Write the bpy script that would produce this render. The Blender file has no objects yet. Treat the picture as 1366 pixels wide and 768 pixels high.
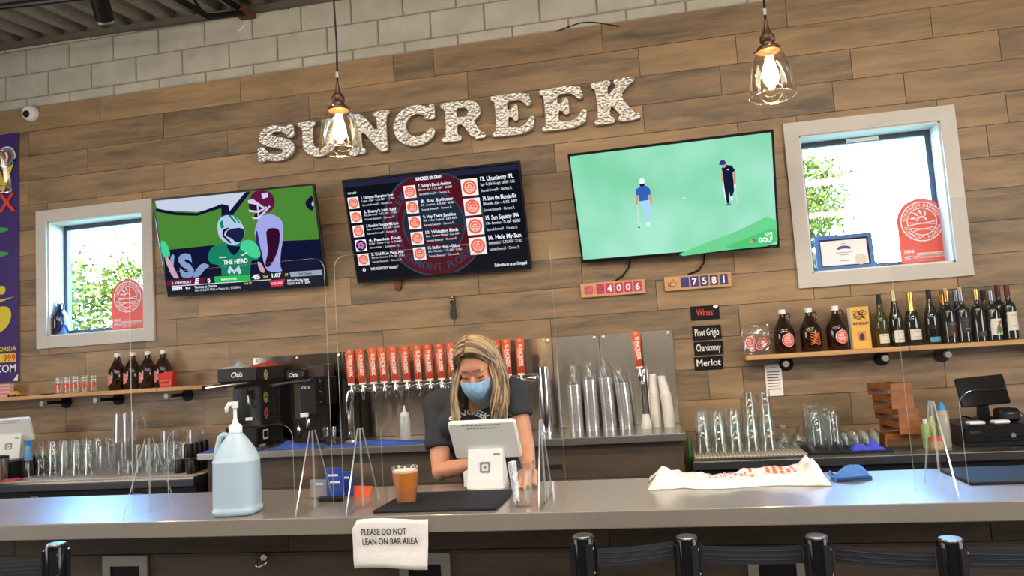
import bpy, bmesh, math, random
from math import sin, cos, pi, radians
from mathutils import Vector, Matrix
from mathutils.geometry import tessellate_polygon
S = bpy.context.scene
COL = S.collection
random.seed(7)

# ------------------------------------------------------------------ camera
F, YAW, PITCH, ROLL = 1015.664, 0.1909, 0.0915, -0.0635
CAM = Vector((0, -5.1969, 1.5756))
fwd = Vector((-sin(YAW)*cos(PITCH), cos(YAW)*cos(PITCH), sin(PITCH)))
r0 = Vector((cos(YAW), sin(YAW), 0)); u0 = r0.cross(fwd)
cr = cos(ROLL)*r0 + sin(ROLL)*u0
cu = -sin(ROLL)*r0 + cos(ROLL)*u0
cd = bpy.data.cameras.new('camera'); cd.sensor_width = 36; cd.lens = F/1366*36; cd.clip_start = .02; cd.clip_end = 200
cam = bpy.data.objects.new('camera', cd); COL.objects.link(cam)
cam.matrix_world = Matrix(((cr.x, cu.x, -fwd.x, CAM.x), (cr.y, cu.y, -fwd.y, CAM.y), (cr.z, cu.z, -fwd.z, CAM.z), (0, 0, 0, 1)))
S.camera = cam

# ------------------------------------------------------------------ world, daylight, exposure
W = bpy.data.worlds.new('sky'); S.world = W; W.use_nodes = True
bg = W.node_tree.nodes['Background']; bg.inputs['Color'].default_value = (.20, .50, 1.0, 1); bg.inputs['Strength'].default_value = 62.0
S.view_settings.view_transform = 'Standard'; S.view_settings.look = 'None'; S.view_settings.gamma = 1
S.view_settings.use_curve_mapping = False
S.view_settings.exposure = 0.22
S.cycles.transparent_max_bounces = 40; S.cycles.max_bounces = 9; S.cycles.diffuse_bounces = 5
S.cycles.sample_clamp_indirect = 6; S.cycles.caustics_reflective = False; S.cycles.caustics_refractive = False
def area(name, loc, rot, sx, sy, energy, color, portal=False):
    l = bpy.data.lights.new(name, 'AREA'); l.shape = 'RECTANGLE'; l.size = sx; l.size_y = sy; l.energy = energy; l.color = color
    if portal: l.cycles.is_portal = True
    o = bpy.data.objects.new(name, l); COL.objects.link(o); o.location = loc; o.rotation_euler = rot; return o
# sun standing high behind the camera, over the roof: it lights the trees outside
sl = bpy.data.lights.new('sun', 'SUN'); sl.energy = 12; sl.color = (1.0, .95, .86); sl.angle = .01
so = bpy.data.objects.new('sun', sl); COL.objects.link(so); so.rotation_euler = (radians(30), 0, radians(-12))
# added fill panels, one inside each side wall; the walls have no windows
area('left_side_fill', (-6.55, -4.6, 1.95), (0, radians(-90), 0), 1.9, 3.4, 120, (.97, .98, 1.0))
area('right_side_fill', (5.15, -4.6, 1.95), (0, radians(90), 0), 1.9, 3.4, 150, (.97, .98, 1.0))
# added warm-white fill strips under the roof deck, no real fixtures
for lx in (-3.6, -0.6, 2.4):
    for ly, e in ((-3.5, 40), (-5.6, 52), (-7.4, 40)):
        e *= .62 if lx < -3 else 1
        area('fill_strip', (lx, ly, 4.3+.1*ly), (radians(16), 0, 0), 2.3, .18, e, (1.0, .91, .79))

# ------------------------------------------------------------------ helpers
def at(px, py, y=None, z=None):
    d = fwd + cr*((px-683)/F) - cu*((py-384)/F)
    t = (y-CAM.y)/d.y if y is not None else (z-CAM.z)/d.z
    return CAM + d*t
_m = {}
def mat(name, col=(.8, .8, .8), rough=.5, metal=0, spec=.5, emit=None, es=1, noise=0, nscale=20, bump=0, bscale=60, alpha=1, trans=0, ior=1.45, coat=0, sub=0, aniso=0, arot=0):
    if name in _m: return _m[name]
    m = bpy.data.materials.new(name); m.use_nodes = True; nt = m.node_tree; b = nt.nodes['Principled BSDF']
    b.inputs['Base Color'].default_value = (*col, 1); b.inputs['Roughness'].default_value = rough; b.inputs['Metallic'].default_value = metal
    b.inputs['Specular IOR Level'].default_value = spec; b.inputs['Coat Weight'].default_value = coat; b.inputs['Coat Roughness'].default_value = .08
    b.inputs['Alpha'].default_value = alpha; b.inputs['Transmission Weight'].default_value = trans; b.inputs['IOR'].default_value = ior
    b.inputs['Subsurface Weight'].default_value = sub; b.inputs['Subsurface Radius'].default_value = (.02, .008, .005); b.inputs['Anisotropic'].default_value = aniso; b.inputs['Anisotropic Rotation'].default_value = arot
    if emit: b.inputs['Emission Color'].default_value = (*emit, 1); b.inputs['Emission Strength'].default_value = es
    if noise or bump:
        tc = nt.nodes.new('ShaderNodeTexCoord'); n = nt.nodes.new('ShaderNodeTexNoise'); n.inputs['Scale'].default_value = nscale; n.inputs['Detail'].default_value = 5
        nt.links.new(tc.outputs['Object'], n.inputs['Vector'])
        if noise:
            r = nt.nodes.new('ShaderNodeValToRGB'); e = r.color_ramp.elements
            e[0].position = .3; e[1].position = .7
            e[0].color = (*[c*(1-noise) for c in col], 1); e[1].color = (*[min(1, c*(1+noise)) for c in col], 1)
            nt.links.new(n.outputs['Fac'], r.inputs['Fac']); nt.links.new(r.outputs['Color'], b.inputs['Base Color'])
        if bump:
            n2 = nt.nodes.new('ShaderNodeTexNoise'); n2.inputs['Scale'].default_value = bscale; n2.inputs['Detail'].default_value = 6
            nt.links.new(tc.outputs['Object'], n2.inputs['Vector'])
            bp = nt.nodes.new('ShaderNodeBump'); bp.inputs['Strength'].default_value = bump; bp.inputs['Distance'].default_value = .01
            nt.links.new(n2.outputs['Fac'], bp.inputs['Height']); nt.links.new(bp.outputs['Normal'], b.inputs['Normal'])
    _m[name] = m; return m
def thin(name, tint=(1, 1, 1), lo=.04, hi=.75, rough=.03, power=3.0, gcol=(1, 1, 1), milk=0):
    """thin clear sheet: transparent, with a gloss that grows towards grazing angles"""
    if name in _m: return _m[name]
    m = bpy.data.materials.new(name); m.use_nodes = True; nt = m.node_tree; nt.nodes.clear()
    out = nt.nodes.new('ShaderNodeOutputMaterial'); mx = nt.nodes.new('ShaderNodeMixShader'); t = nt.nodes.new('ShaderNodeBsdfTransparent'); g = nt.nodes.new('ShaderNodeBsdfGlossy')
    t.inputs['Color'].default_value = (*tint, 1); g.inputs['Color'].default_value = (*gcol, 1); g.inputs['Roughness'].default_value = rough
    lw = nt.nodes.new('ShaderNodeLayerWeight'); lw.inputs['Blend'].default_value = .5
    p = nt.nodes.new('ShaderNodeMath'); p.operation = 'POWER'; p.inputs[1].default_value = power
    mr = nt.nodes.new('ShaderNodeMapRange'); mr.inputs['To Min'].default_value = lo; mr.inputs['To Max'].default_value = hi
    nt.links.new(lw.outputs['Facing'], p.inputs[0]); nt.links.new(p.outputs[0], mr.inputs['Value']); nt.links.new(mr.outputs[0], mx.inputs['Fac'])
    base = t.outputs[0]
    if milk:
        d = nt.nodes.new('ShaderNodeBsdfDiffuse'); tr = nt.nodes.new('ShaderNodeBsdfTranslucent'); d.inputs['Color'].default_value = tr.inputs['Color'].default_value = (*gcol, 1)
        a = nt.nodes.new('ShaderNodeMixShader'); a.inputs['Fac'].default_value = .5; nt.links.new(d.outputs[0], a.inputs[1]); nt.links.new(tr.outputs[0], a.inputs[2])
        b2 = nt.nodes.new('ShaderNodeMixShader'); b2.inputs['Fac'].default_value = milk; nt.links.new(base, b2.inputs[1]); nt.links.new(a.outputs[0], b2.inputs[2]); base = b2.outputs[0]
    nt.links.new(base, mx.inputs[1]); nt.links.new(g.outputs[0], mx.inputs[2]); nt.links.new(mx.outputs[0], out.inputs['Surface'])
    _m[name] = m; return m
def wood(name, c1, c2, c3, rough=.55, axis=0, rnd=.5, stretch=9, scale=3.0):
    """boards with long grain; hue and depth drift from board to board"""
    if name in _m: return _m[name]
    m = bpy.data.materials.new(name); m.use_nodes = True; nt = m.node_tree; b = nt.nodes['Principled BSDF']; L = nt.links.new
    tc = nt.nodes.new('ShaderNodeTexCoord'); oi = nt.nodes.new('ShaderNodeObjectInfo')
    off = nt.nodes.new('ShaderNodeVectorMath'); off.operation = 'ADD'
    cmb = nt.nodes.new('ShaderNodeCombineXYZ'); ml = nt.nodes.new('ShaderNodeMath'); ml.operation = 'MULTIPLY'; ml.inputs[1].default_value = 57
    L(oi.outputs['Random'], ml.inputs[0]); L(ml.outputs[0], cmb.inputs[0]); L(ml.outputs[0], cmb.inputs[2])
    L(tc.outputs['Object'], off.inputs[0]); L(cmb.outputs[0], off.inputs[1])
    mp = nt.nodes.new('ShaderNodeMapping'); sc = [stretch, stretch, stretch]; sc[axis] = 1; mp.inputs['Scale'].default_value = sc
    L(off.outputs[0], mp.inputs['Vector'])
    n1 = nt.nodes.new('ShaderNodeTexNoise'); n1.inputs['Scale'].default_value = scale; n1.inputs['Detail'].default_value = 8; n1.inputs['Roughness'].default_value = .62; n1.inputs['Distortion'].default_value = .6
    L(mp.outputs[0], n1.inputs['Vector'])
    n2 = nt.nodes.new('ShaderNodeTexNoise'); n2.inputs['Scale'].default_value = scale*.35; n2.inputs['Detail'].default_value = 3; L(mp.outputs[0], n2.inputs['Vector'])
    rp = nt.nodes.new('ShaderNodeValToRGB'); e = rp.color_ramp.elements; e[0].position = .3; e[0].color = (*c1, 1); e[1].position = .72; e[1].color = (*c3, 1)
    k = e.new(.5); k.color = (*c2, 1)
    mix = nt.nodes.new('ShaderNodeMath'); mix.operation = 'MULTIPLY_ADD'; mix.inputs[1].default_value = .5; 
    md = nt.nodes.new('ShaderNodeMath'); md.operation = 'MULTIPLY'; md.inputs[1].default_value = .5
    L(n2.outputs['Fac'], md.inputs[0]); L(n1.outputs['Fac'], mix.inputs[0]); L(md.outputs[0], mix.inputs[2])
    sh = nt.nodes.new('ShaderNodeMath'); sh.operation = 'MULTIPLY_ADD'; sh.inputs[1].default_value = rnd*.4; 
    ad = nt.nodes.new('ShaderNodeMath'); ad.operation = 'ADD'; ad.inputs[1].default_value = -rnd*.2
    L(oi.outputs['Random'], sh.inputs[0]); L(mix.outputs[0], ad.inputs[0]); L(ad.outputs[0], sh.inputs[2]); L(sh.outputs[0], rp.inputs['Fac'])
    L(rp.outputs['Color'], b.inputs['Base Color']); b.inputs['Roughness'].default_value = rough
    bp = nt.nodes.new('ShaderNodeBump'); bp.inputs['Strength'].default_value = .25; bp.inputs['Distance'].default_value = .004
    L(n1.outputs['Fac'], bp.inputs['Height']); L(bp.outputs['Normal'], b.inputs['Normal'])
    _m[name] = m; return m
def emit(name, col, s=1.0):
    if name in _m: return _m[name]
    m = bpy.data.materials.new(name); m.use_nodes = True; nt = m.node_tree; nt.nodes.clear()
    o = nt.nodes.new('ShaderNodeOutputMaterial'); e = nt.nodes.new('ShaderNodeEmission'); e.inputs['Color'].default_value = (*col, 1); e.inputs['Strength'].default_value = s
    nt.links.new(e.outputs[0], o.inputs['Surface']); _m[name] = m; return m
def srgb(r, g, b): return tuple(((c/255/12.92) if c/255 <= .04045 else ((c/255+.055)/1.055)**2.4) for c in (r, g, b))

class G:
    """collects shapes; build() links them as one mesh object"""
    def __init__(s): s.v = []; s.f = []; s.k = []; s.M = Matrix.Identity(4); s.mi = 0; s.map = None
    def add(s, vs, fs):
        o = len(s.v)
        for p in vs:
            q = s.M @ Vector(p); s.v.append(s.map(q) if s.map else q)
        for f in fs: s.f.append([o+i for i in f]); s.k.append(s.mi)
        return s
    def box(s, x0, x1, y0, y1, z0, z1):
        return s.add([(x0, y0, z0), (x1, y0, z0), (x1, y1, z0), (x0, y1, z0), (x0, y0, z1), (x1, y0, z1), (x1, y1, z1), (x0, y1, z1)],
                     [(0, 3, 2, 1), (4, 5, 6, 7), (0, 1, 5, 4), (1, 2, 6, 5), (2, 3, 7, 6), (3, 0, 4, 7)])
    def rbox(s, x0, x1, y0, y1, z0, z1, r=.01, e=None, n=4, axis='z'):
        """box with corners rounded about one axis and softened ends"""
        e = r*.5 if e is None else e
        def ring(ins):
            P = []
            a0, a1, b0, b1 = dict(z=(x0, x1, y0, y1), y=(x0, x1, z0, z1), x=(y0, y1, z0, z1))[axis]
            a0 += ins; a1 -= ins; b0 += ins; b1 -= ins; q = max(r-ins, 1e-4)
            for (cx, cy, s0) in ((a1-q, b1-q, 0), (a0+q, b1-q, 1), (a0+q, b0+q, 2), (a1-q, b0+q, 3)):
                for i in range(n+1):
                    t = (s0+i/n)*pi/2; P.append((cx+q*cos(t), cy+q*sin(t)))
            return P
        h0, h1 = dict(z=(z0, z1), y=(y0, y1), x=(x0, x1))[axis]
        V = []; rings = [(h0, e), (h0+e, 0), (h1-e, 0), (h1, e)]
        for h, ins in rings:
            for a, b in ring(ins): V.append(dict(z=(a, b, h), y=(a, h, b), x=(h, a, b))[axis])
        m = 4*(n+1); Fs = []
        for k in range(3):
            for i in range(m): j = (i+1) % m; Fs.append((k*m+i, k*m+j, (k+1)*m+j, (k+1)*m+i))
        Fs.append(tuple(range(m))[::-1]); Fs.append(tuple(range(3*m, 4*m)))
        return s.add(V, Fs)
    def lathe(s, prof, c=(0, 0, 0), n=20, cap=True):
        V = []; Fs = []; m = len(prof)
        for r, z in prof:
            for i in range(n):
                t = 2*pi*i/n; V.append((c[0]+r*cos(t), c[1]+r*sin(t), c[2]+z))
        for k in range(m-1):
            for i in range(n): j = (i+1) % n; Fs.append((k*n+i, k*n+j, (k+1)*n+j, (k+1)*n+i))
        if cap:
            if prof[0][0] > 1e-5: Fs.append(tuple(range(n))[::-1])
            if prof[-1][0] > 1e-5: Fs.append(tuple(range((m-1)*n, m*n)))
        return s.add(V, Fs)
    def tube(s, pts, r, n=8, cap=True, flat=None):
        pts = [Vector(p) for p in pts]; R = r if isinstance(r, (list, tuple)) else [r]*len(pts)
        V = []; Fs = []; prev = None
        for i, p in enumerate(pts):
            t = (pts[min(i+1, len(pts)-1)]-pts[max(i-1, 0)]).normalized()
            if prev is None:
                a = Vector((0, 0, 1)) if abs(t.z) < .9 else Vector((1, 0, 0)); prev = a
            u = (prev - t*prev.dot(t)).normalized(); w = t.cross(u); prev = u
            for j in range(n):
                q = 2*pi*j/n; V.append(p+u*(R[i]*cos(q)*(flat or 1))+w*(R[i]*sin(q)))
        for k in range(len(pts)-1):
            for i in range(n): j = (i+1) % n; Fs.append((k*n+i, k*n+j, (k+1)*n+j, (k+1)*n+i))
        if cap: Fs.append(tuple(range(n))[::-1]); Fs.append(tuple(range((len(pts)-1)*n, len(pts)*n)))
        return s.add(V, Fs)
    def cyl(s, a, b, r, n=12, r2=None): return s.tube([a, b], [r, r if r2 is None else r2], n)
    def loft(s, rings, cap=True):
        """rings: lists of equal length of points"""
        n = len(rings[0]); V = [p for R in rings for p in R]; Fs = []
        for k in range(len(rings)-1):
            for i in range(n): j = (i+1) % n; Fs.append((k*n+i, k*n+j, (k+1)*n+j, (k+1)*n+i))
        if cap: Fs.append(tuple(range(n))[::-1]); Fs.append(tuple(range((len(rings)-1)*n, len(rings)*n)))
        return s.add(V, Fs)
    def poly(s, pts, y=0., depth=0., holes=()):
        """polygon in the xz plane facing -y; front at y, back at y+depth"""
        loops = [list(pts)]+[list(h) for h in holes]
        tri = tessellate_polygon([[Vector((a, b, 0)) for a, b in L] for L in loops])
        fl = [p for L in loops for p in L]; V = [(a, y, b) for a, b in fl]; Fs = []
        for t in tri:
            a, b, c = (Vector(fl[i]) for i in t)
            ccw = (b-a).cross(c-a) > 0
            Fs.append(t if ccw else t[::-1])
        if depth:
            n = len(fl); V += [(a, y+depth, b) for a, b in fl]; Fs += [tuple(i+n for i in f)[::-1] for f in Fs]
            o = 0
            for L in loops:
                ar = sum(L[i][0]*L[(i+1) % len(L)][1]-L[(i+1) % len(L)][0]*L[i][1] for i in range(len(L)))
                for i in range(len(L)):
                    j = (i+1) % len(L); q = (o+i, o+i+n, o+j+n, o+j)
                    Fs.append(q if ar > 0 else q[::-1])
                o += len(L)
        return s.add(V, Fs)
    def disc(s, cx, cz, r, y=0., r0=0., n=28, rings=1, a0=0, a1=2*pi, sx=1):
        """flat disc, ring or sector in the xz plane facing -y"""
        V = []; Fs = []; full = abs(a1-a0-2*pi) < 1e-6; m = n if full else n+1
        for k in range(rings+1):
            q = r0+(r-r0)*k/rings
            for i in range(m):
                t = a0+(a1-a0)*i/n; V.append((cx+q*cos(t)*sx, y, cz+q*sin(t)))
        for k in range(rings):
            for i in range(n): j = (i+1) % m; Fs.append((k*m+i, (k+1)*m+i, (k+1)*m+j, k*m+j))
        return s.add(V, Fs)
    def strip(s, pts, w, y=0.):
        """flat ribbon of width w along points of the xz plane"""
        V = []; n = len(pts); P = [Vector(p) for p in pts]
        for i in range(n):
            t = (P[min(i+1, n-1)]-P[max(i-1, 0)]).normalized(); q = Vector((-t.y, t.x))*((w[i] if isinstance(w, (list, tuple)) else w)/2)
            V += [(P[i].x-q.x, y, P[i].y-q.y), (P[i].x+q.x, y, P[i].y+q.y)]
        return s.add(V, [(2*i, 2*i+2, 2*i+3, 2*i+1) for i in range(n-1)])
    def text(s, body, x, z, size, y=0., align='c', bold=0., fit=None, rot=0., arc=None, track=1., shear=0.):
        """lettering in the xz plane facing -y; arc=(cx,cz,R,mid angle,inward) bends it round a circle"""
        vs, fs, w = glyphs(body, bold, track, shear)
        k = size; kx = size if not fit else fit/max(w, 1e-6)
        ox = dict(c=-w*kx/2, l=0, r=-w*kx)[align]; out = []
        for a, b in vs:
            X = a*kx+ox; Z = b*k
            if arc:
                cx, cz, R, mid, inw = arc
                if inw: t = mid+X/R; q = R-Z; out.append((cx+q*cos(t), y, cz+q*sin(t)))
                else: t = mid-X/R; q = R+Z; out.append((cx+q*cos(t), y, cz+q*sin(t)))
            else:
                c_, s_ = cos(rot), sin(rot); out.append((x+X*c_-Z*s_, y, z+X*s_+Z*c_))
        return s.add(out, fs)
    def build(s, name, mats, parent=None, smooth=False, loc=None, rotz=0, auto=None):
        me = bpy.data.meshes.new(name); me.from_pydata([tuple(v) for v in s.v], [], s.f)
        for m in (mats if isinstance(mats, (list, tuple)) else [mats]): me.materials.append(m)
        if any(s.k): me.polygons.foreach_set('material_index', s.k)
        if smooth or auto:
            me.polygons.foreach_set('use_smooth', [True]*len(me.polygons))
            if auto:
                bm = bmesh.new(); bm.from_mesh(me); bmesh.ops.recalc_face_normals(bm, faces=bm.faces)
                for e in bm.edges:
                    if len(e.link_faces) == 2 and e.calc_face_angle(0) > radians(auto): e.smooth = False
                bm.to_mesh(me); bm.free()
        me.update()
        return link(name, me, parent, loc, rotz)
def link(name, me, parent=None, loc=None, rotz=0):
    o = bpy.data.objects.new(name, me); COL.objects.link(o)
    if parent: o.parent = parent
    if loc is not None: o.location = loc
    o.rotation_euler.z = rotz
    return o
_gl = {}
def glyphs(body, bold=0., track=1., shear=0.):
    key = (body, bold, track, shear)
    if key not in _gl:
        c = bpy.data.curves.new('lettering', 'FONT'); c.body = body; c.offset = bold; c.resolution_u = 3; c.space_character = track; c.shear = shear
        o = bpy.data.objects.new('lettering', c); me = o.to_mesh()
        vs = [(v.co.x, v.co.y) for v in me.vertices]; fs = []
        for p in me.polygons:
            q = list(p.vertices); a = sum(vs[q[i]][0]*vs[q[(i+1) % len(q)]][1]-vs[q[(i+1) % len(q)]][0]*vs[q[i]][1] for i in range(len(q)))
            fs.append(q if a > 0 else q[::-1])
        o.to_mesh_clear(); bpy.data.objects.remove(o); bpy.data.curves.remove(c)
        x0 = min([a for a, b in vs] or [0]); vs = [(a-x0, b) for a, b in vs]
        _gl[key] = (vs, fs, max([a for a, b in vs] or [0]))
    return _gl[key]
def tag(o, label, cat, group=None, kind=None):
    o['label'] = label; o['category'] = cat
    if group: o['group'] = group
    if kind: o['kind'] = kind
    return o
def thing(name, label, cat, loc=(0, 0, 0), rotz=0, group=None):
    o = bpy.data.objects.new(name, None); COL.objects.link(o); o.empty_display_size = .05
    o.location = loc; o.rotation_euler = (0, 0, rotz); return tag(o, label, cat, group)
def dup(root, loc, rotz=0, label=None, group=None):
    r = root.copy(); COL.objects.link(r); r.location = loc; r.rotation_euler.z = rotz
    if label: r['label'] = label
    if group: r['group'] = group
    for ch in list(root.children):
        c = ch.copy(); COL.objects.link(c); c.parent = r
        for g in list(ch.children):
            d = g.copy(); COL.objects.link(d); d.parent = c
    return r
def struct(o, label, cat): return tag(o, label, cat, kind='structure')
def wrap(R, cy=0.):
    """bend flat work in the xz plane round a vertical cylinder of radius R whose front is at y=-R"""
    def f(p):
        t = p.x/R; q = R-p.y; return Vector((q*sin(t), cy-q*cos(t), p.z))
    return f

# ------------------------------------------------------------------ materials
M_plank = wood('plank_tile', srgb(94, 82, 67), srgb(144, 119, 89), srgb(176, 144, 104), rough=.5, rnd=.5, stretch=7)
M_barplank = wood('bar_front_wood', srgb(44, 37, 31), srgb(70, 58, 46), srgb(86, 70, 55), rough=.6, rnd=.5)
M_block = mat('painted_block', srgb(190, 186, 172), .85, noise=.12, nscale=5, bump=.5, bscale=90)
M_mortar = mat('mortar', srgb(142, 138, 124), .95, noise=.15, nscale=30)
M_core = mat('grout', srgb(126, 106, 84), .9)
M_trim = mat('window_trim_paint', srgb(200, 196, 188), .5, noise=.03, nscale=8)
M_reveal = mat('reveal_paint', srgb(222, 222, 216), .5)
M_sash = mat('dark_sash', srgb(60, 66, 74), .4)
M_pane = thin('window_pane', (.97, .99, 1), .03, .5)
M_deck = mat('galvanised_deck', srgb(150, 150, 144), .45, .7, noise=.12, nscale=5)
M_steelangle = mat('wall_angle', srgb(110, 106, 96), .6, .3)
M_black = mat('black_plastic', (.009, .009, .011), .34, spec=.28)
M_blackm = mat('black_matte', (.008, .008, .009), .62, spec=.2)
M_blackgl = mat('black_gloss', (.006, .006, .008), .12, spec=.3)
M_rubber = mat('rubber_mat', (.012, .013, .016), .75, spec=.25, bump=.3, bscale=400)
M_steel = mat('brushed_steel', (.36, .325, .285), .18, 1.0, aniso=1.0, arot=.25)
M_chrome = mat('chrome', (.75, .75, .76), .08, 1.0)
M_screw = mat('screw_steel', (.6, .6, .6), .3, 1.0)
M_counter = mat('quartz_counter', srgb(122, 115, 106), .36, noise=.05, nscale=120, spec=.6, coat=.5, ior=1.85)
M_shelf = wood('shelf_wood', srgb(160, 116, 72), srgb(196, 150, 100), srgb(214, 172, 122), rnd=.2, scale=5)
M_orange = mat('orange_print', srgb(236, 92, 42), .45)
M_redor = mat('red_orange_print', srgb(222, 84, 62), .5)
M_white = mat('white_print', srgb(240, 238, 234), .5)
M_whitepl = mat('white_plastic', srgb(228, 230, 228), .35)
M_amber = mat('amber_glass', (.022, .007, .004), .06, spec=.5, coat=.4)
M_dkglass = mat('dark_bottle_glass', (.008, .012, .009), .06, spec=.7, coat=.6)
M_glass = thin('clear_glass', (.97, .985, .98), .05, .85, .02, 2.2)
M_plas = thin('clear_plastic', (.96, .96, .98), .05, .7, .08, 2.2, (1, 1, 1), .05)
M_acryl = thin('acrylic_sheet', (.985, .99, .99), .025, .30, .01, 4.0)
M_edge = thin('acrylic_edge', (.92, .96, .96), .12, .5, .1, 2, (.95, 1, 1), .42)
M_navy = mat('navy_belt', srgb(28, 31, 42), .75, noise=.1, nscale=60)
M_grey = mat('grey_plate', srgb(142, 140, 134), .45, .4)
M_blue = mat('blue_cloth', srgb(62, 92, 178), .85, noise=.15, nscale=25, bump=.4, bscale=200)

# ================================================================== THE SETTING
XL, XR, YF = -6.6, 5.2, -9.6           # room: side walls, storefront
WIN = [(-4.750, -3.890, 1.975, 2.890), (0.978, 1.832, 1.998, 2.905)]   # clear openings x0,x1,z0,z1
TR = .092                               # casing width
TOPW = 3.856                            # top of the wood-look tiles
def CZ(x, y=0): return 4.42-.012*(x+5.2)+.10*y    # roof deck falls away from this wall
# --- back wall: core with two window holes, tiles and blocks on it
g = G(); xs = [XL, WIN[0][0], WIN[0][1], WIN[1][0], WIN[1][1], XR]
for i in range(5):
    w = WIN[0] if i == 1 else WIN[1] if i == 3 else None
    for z0, z1 in ([(0, w[2]), (w[3], 4.55)] if w else [(0, 4.55)]): g.box(xs[i], xs[i+1], .014, .215, z0, z1)
wall = struct(g.build('wall_back', M_core), 'back wall clad in brown wood-look planks below painted concrete block', 'wall')
def pieces(x0, x1, z0, z1):
    """cut one board round the window openings"""
    out = [(x0, x1, z0, z1)]
    for w in WIN:
        nxt = []
        for a, b, c, d in out:
            if b <= w[0] or a >= w[1] or d <= w[2] or c >= w[3]: nxt.append((a, b, c, d)); continue
            if a < w[0]: nxt.append((a, w[0], c, d))
            if b > w[1]: nxt.append((w[1], b, c, d))
            m0, m1 = max(a, w[0]), min(b, w[1])
            if c < w[2]: nxt.append((m0, m1, c, w[2]))
            if d > w[3]: nxt.append((m0, m1, w[3], d))
        out = nxt
    return [p for p in out if p[1]-p[0] > .012 and p[3]-p[2] > .006]
seen = {0: [-4.255, -3.03, -1.79, -1.48, -.25, .98, 2.2], 1: [-4.92, -3.695, -2.47, -1.235, -.01, .64, 1.855], 2: [-4.38, -3.15, -1.93, -.7, .52, 1.35, 2.235],
        3: [-4.93, -3.697, -2.45, -1.23, -.01, 1.22, 1.655], 4: [-4.3, -3.077, -1.86, -.64, .6, 2.23], 9: [-4.84, -3.62, -2.4, -1.43, -.02, 1.2, 2.4],
        8: [-4.2, -3.43, -2.2, -1.24, -.51, .5, 1.7], 10: [-4.42, -3.19, -1.97, -.75, .5, 1.72], 12: [-4.6, -3.4, -2.2, -1.0, .27, .49, 1.7]}
CH = .2025; rng = random.Random(3); g0 = .0018
for k in range(20):
    z1 = TOPW-CH*k; z0 = max(z1-CH, 0)
    if z1 <= .02: break
    js = list(seen.get(k, []))
    if not js:
        x = -5.0+rng.uniform(-.6, .6)
        while x < 2.6: js.append(x); x += 1.22*rng.choice([1, 1, .55, .8])
    while js[0] > XL+.3: js.insert(0, js[0]-1.22)
    while js[-1] < XR-.3: js.append(js[-1]+1.22)
    for a, b in zip(js[:-1], js[1:]):
        a = max(a, XL); b = min(b, XR); py = rng.uniform(-.0015, .0015)
        for p in pieces(a, b, z0, z1):
            q = G().box(p[0]+g0, p[1]-g0, py, .014, p[2]+g0, p[3]-g0); q.build('plank', M_plank, wall)
g = G().box(XL, XR, .010, .0145, TOPW, 4.5); g.build('mortar_bed', M_mortar, wall)
BW, BH = .4064, .2035; zb = TOPW+.088       # cut course first, then whole blocks
rows = [(TOPW+.004, zb)]+[(zb+BH*i, zb+BH*(i+1)) for i in range(3)]
for k, (z0, z1) in enumerate(rows):
    x = (-4.9489 if k % 2 == 0 else -4.7433)-BW*5
    while x < XR:
        a, b = max(x, XL), min(x+BW, XR); x += BW
        if b-a < .03: continue
        top = min(z1, min(CZ(a), CZ(b))-.02)
        if top-z0 < .03: continue
        m = .0045; q = G(); d = rng.uniform(-.003, .002); c = .006
        V = [(a+m, .012, z0+m), (b-m, .012, z0+m), (b-m, .012, top-m), (a+m, .012, top-m), (a+m+c, .002+d, z0+m+c), (b-m-c, .002+d, z0+m+c), (b-m-c, .002+d, top-m-c), (a+m+c, .002+d, top-m-c)]
        q.add(V, [(4, 5, 6, 7), (0, 1, 5, 4), (1, 2, 6, 5), (2, 3, 7, 6), (3, 0, 4, 7)]); q.build('concrete_block', M_block, wall)
# loose cable poking out at the top of the tiles, white drip of sealant at the joist
pts = [at(742+i*6, 42-[0, 2, 4.5, 7, 9, 11, 12.2, 12.6, 12.5, 12, 11, 10, 9, 8, 7][min(i, 14)], -.006) for i in range(15)]
G().tube(pts, .004, 6).build('cable', M_black, wall, True)
G().tube([at(325, 25, -.002), at(326, 33, -.004), at(322, 39, -.004), at(316, 42, -.003)], .006, 6).build('sealant_drip', M_white, wall, True)
G().tube([at(384, 0, -.01), at(384.5, 12, -.01)], .005, 6).build('hanger_rod', M_black, wall, True)

# --- windows
def window(n, w, label):
    x0, x1, z0, z1 = w
    root = thing('window_%d' % n, label, 'window', ((x0+x1)/2, 0, z0)); root['kind'] = 'structure'
    cx = (x0+x1)/2; a0, a1, h = x0-cx, x1-cx, z1-z0
    o = [(a0-TR, -TR), (a1+TR, -TR), (a1+TR, h+TR), (a0-TR, h+TR)]; i = [(a0, 0), (a1, 0), (a1, h), (a0, h)]
    for k in range(4):
        j = (k+1) % 4
        G().poly([o[k], o[j], i[j], i[k]], -.022, .02).build('casing_board', M_trim, root)
    for k, (p, q) in enumerate((((a0, a0+.012), (0, h)), ((a1-.012, a1), (0, h)), ((a0, a1), (0, .012)), ((a0, a1), (h-.012, h)))):
        G().box(p[0], p[1], -.002, .20, q[0], q[1]).build('reveal_board', M_reveal, root)
    s = .034; e = .012
    f = G().poly([(a0+e, e), (a1-e, e), (a1-e, h-e), (a0+e, h-e)], .150, .04, [[(a0+e+s, e+s), (a0+e+s, h-e-s), (a1-e-s, h-e-s), (a1-e-s, e+s)]])
    f.build('sash', M_sash, root)
    G().box(a0+e+s, a1-e-s, .168, .172, e+s, h-e-s).build('pane', M_pane, root)
    if n == 2: G().box(-.10, .10, .143, .15, h-e-s+.004, h-e-.006).build('sash_sticker', M_white, root)
    return root
window(1, WIN[0], 'small square window left of the football television, pale casing')
window(2, WIN[1], 'square window right of the golf television, pale casing')

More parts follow.
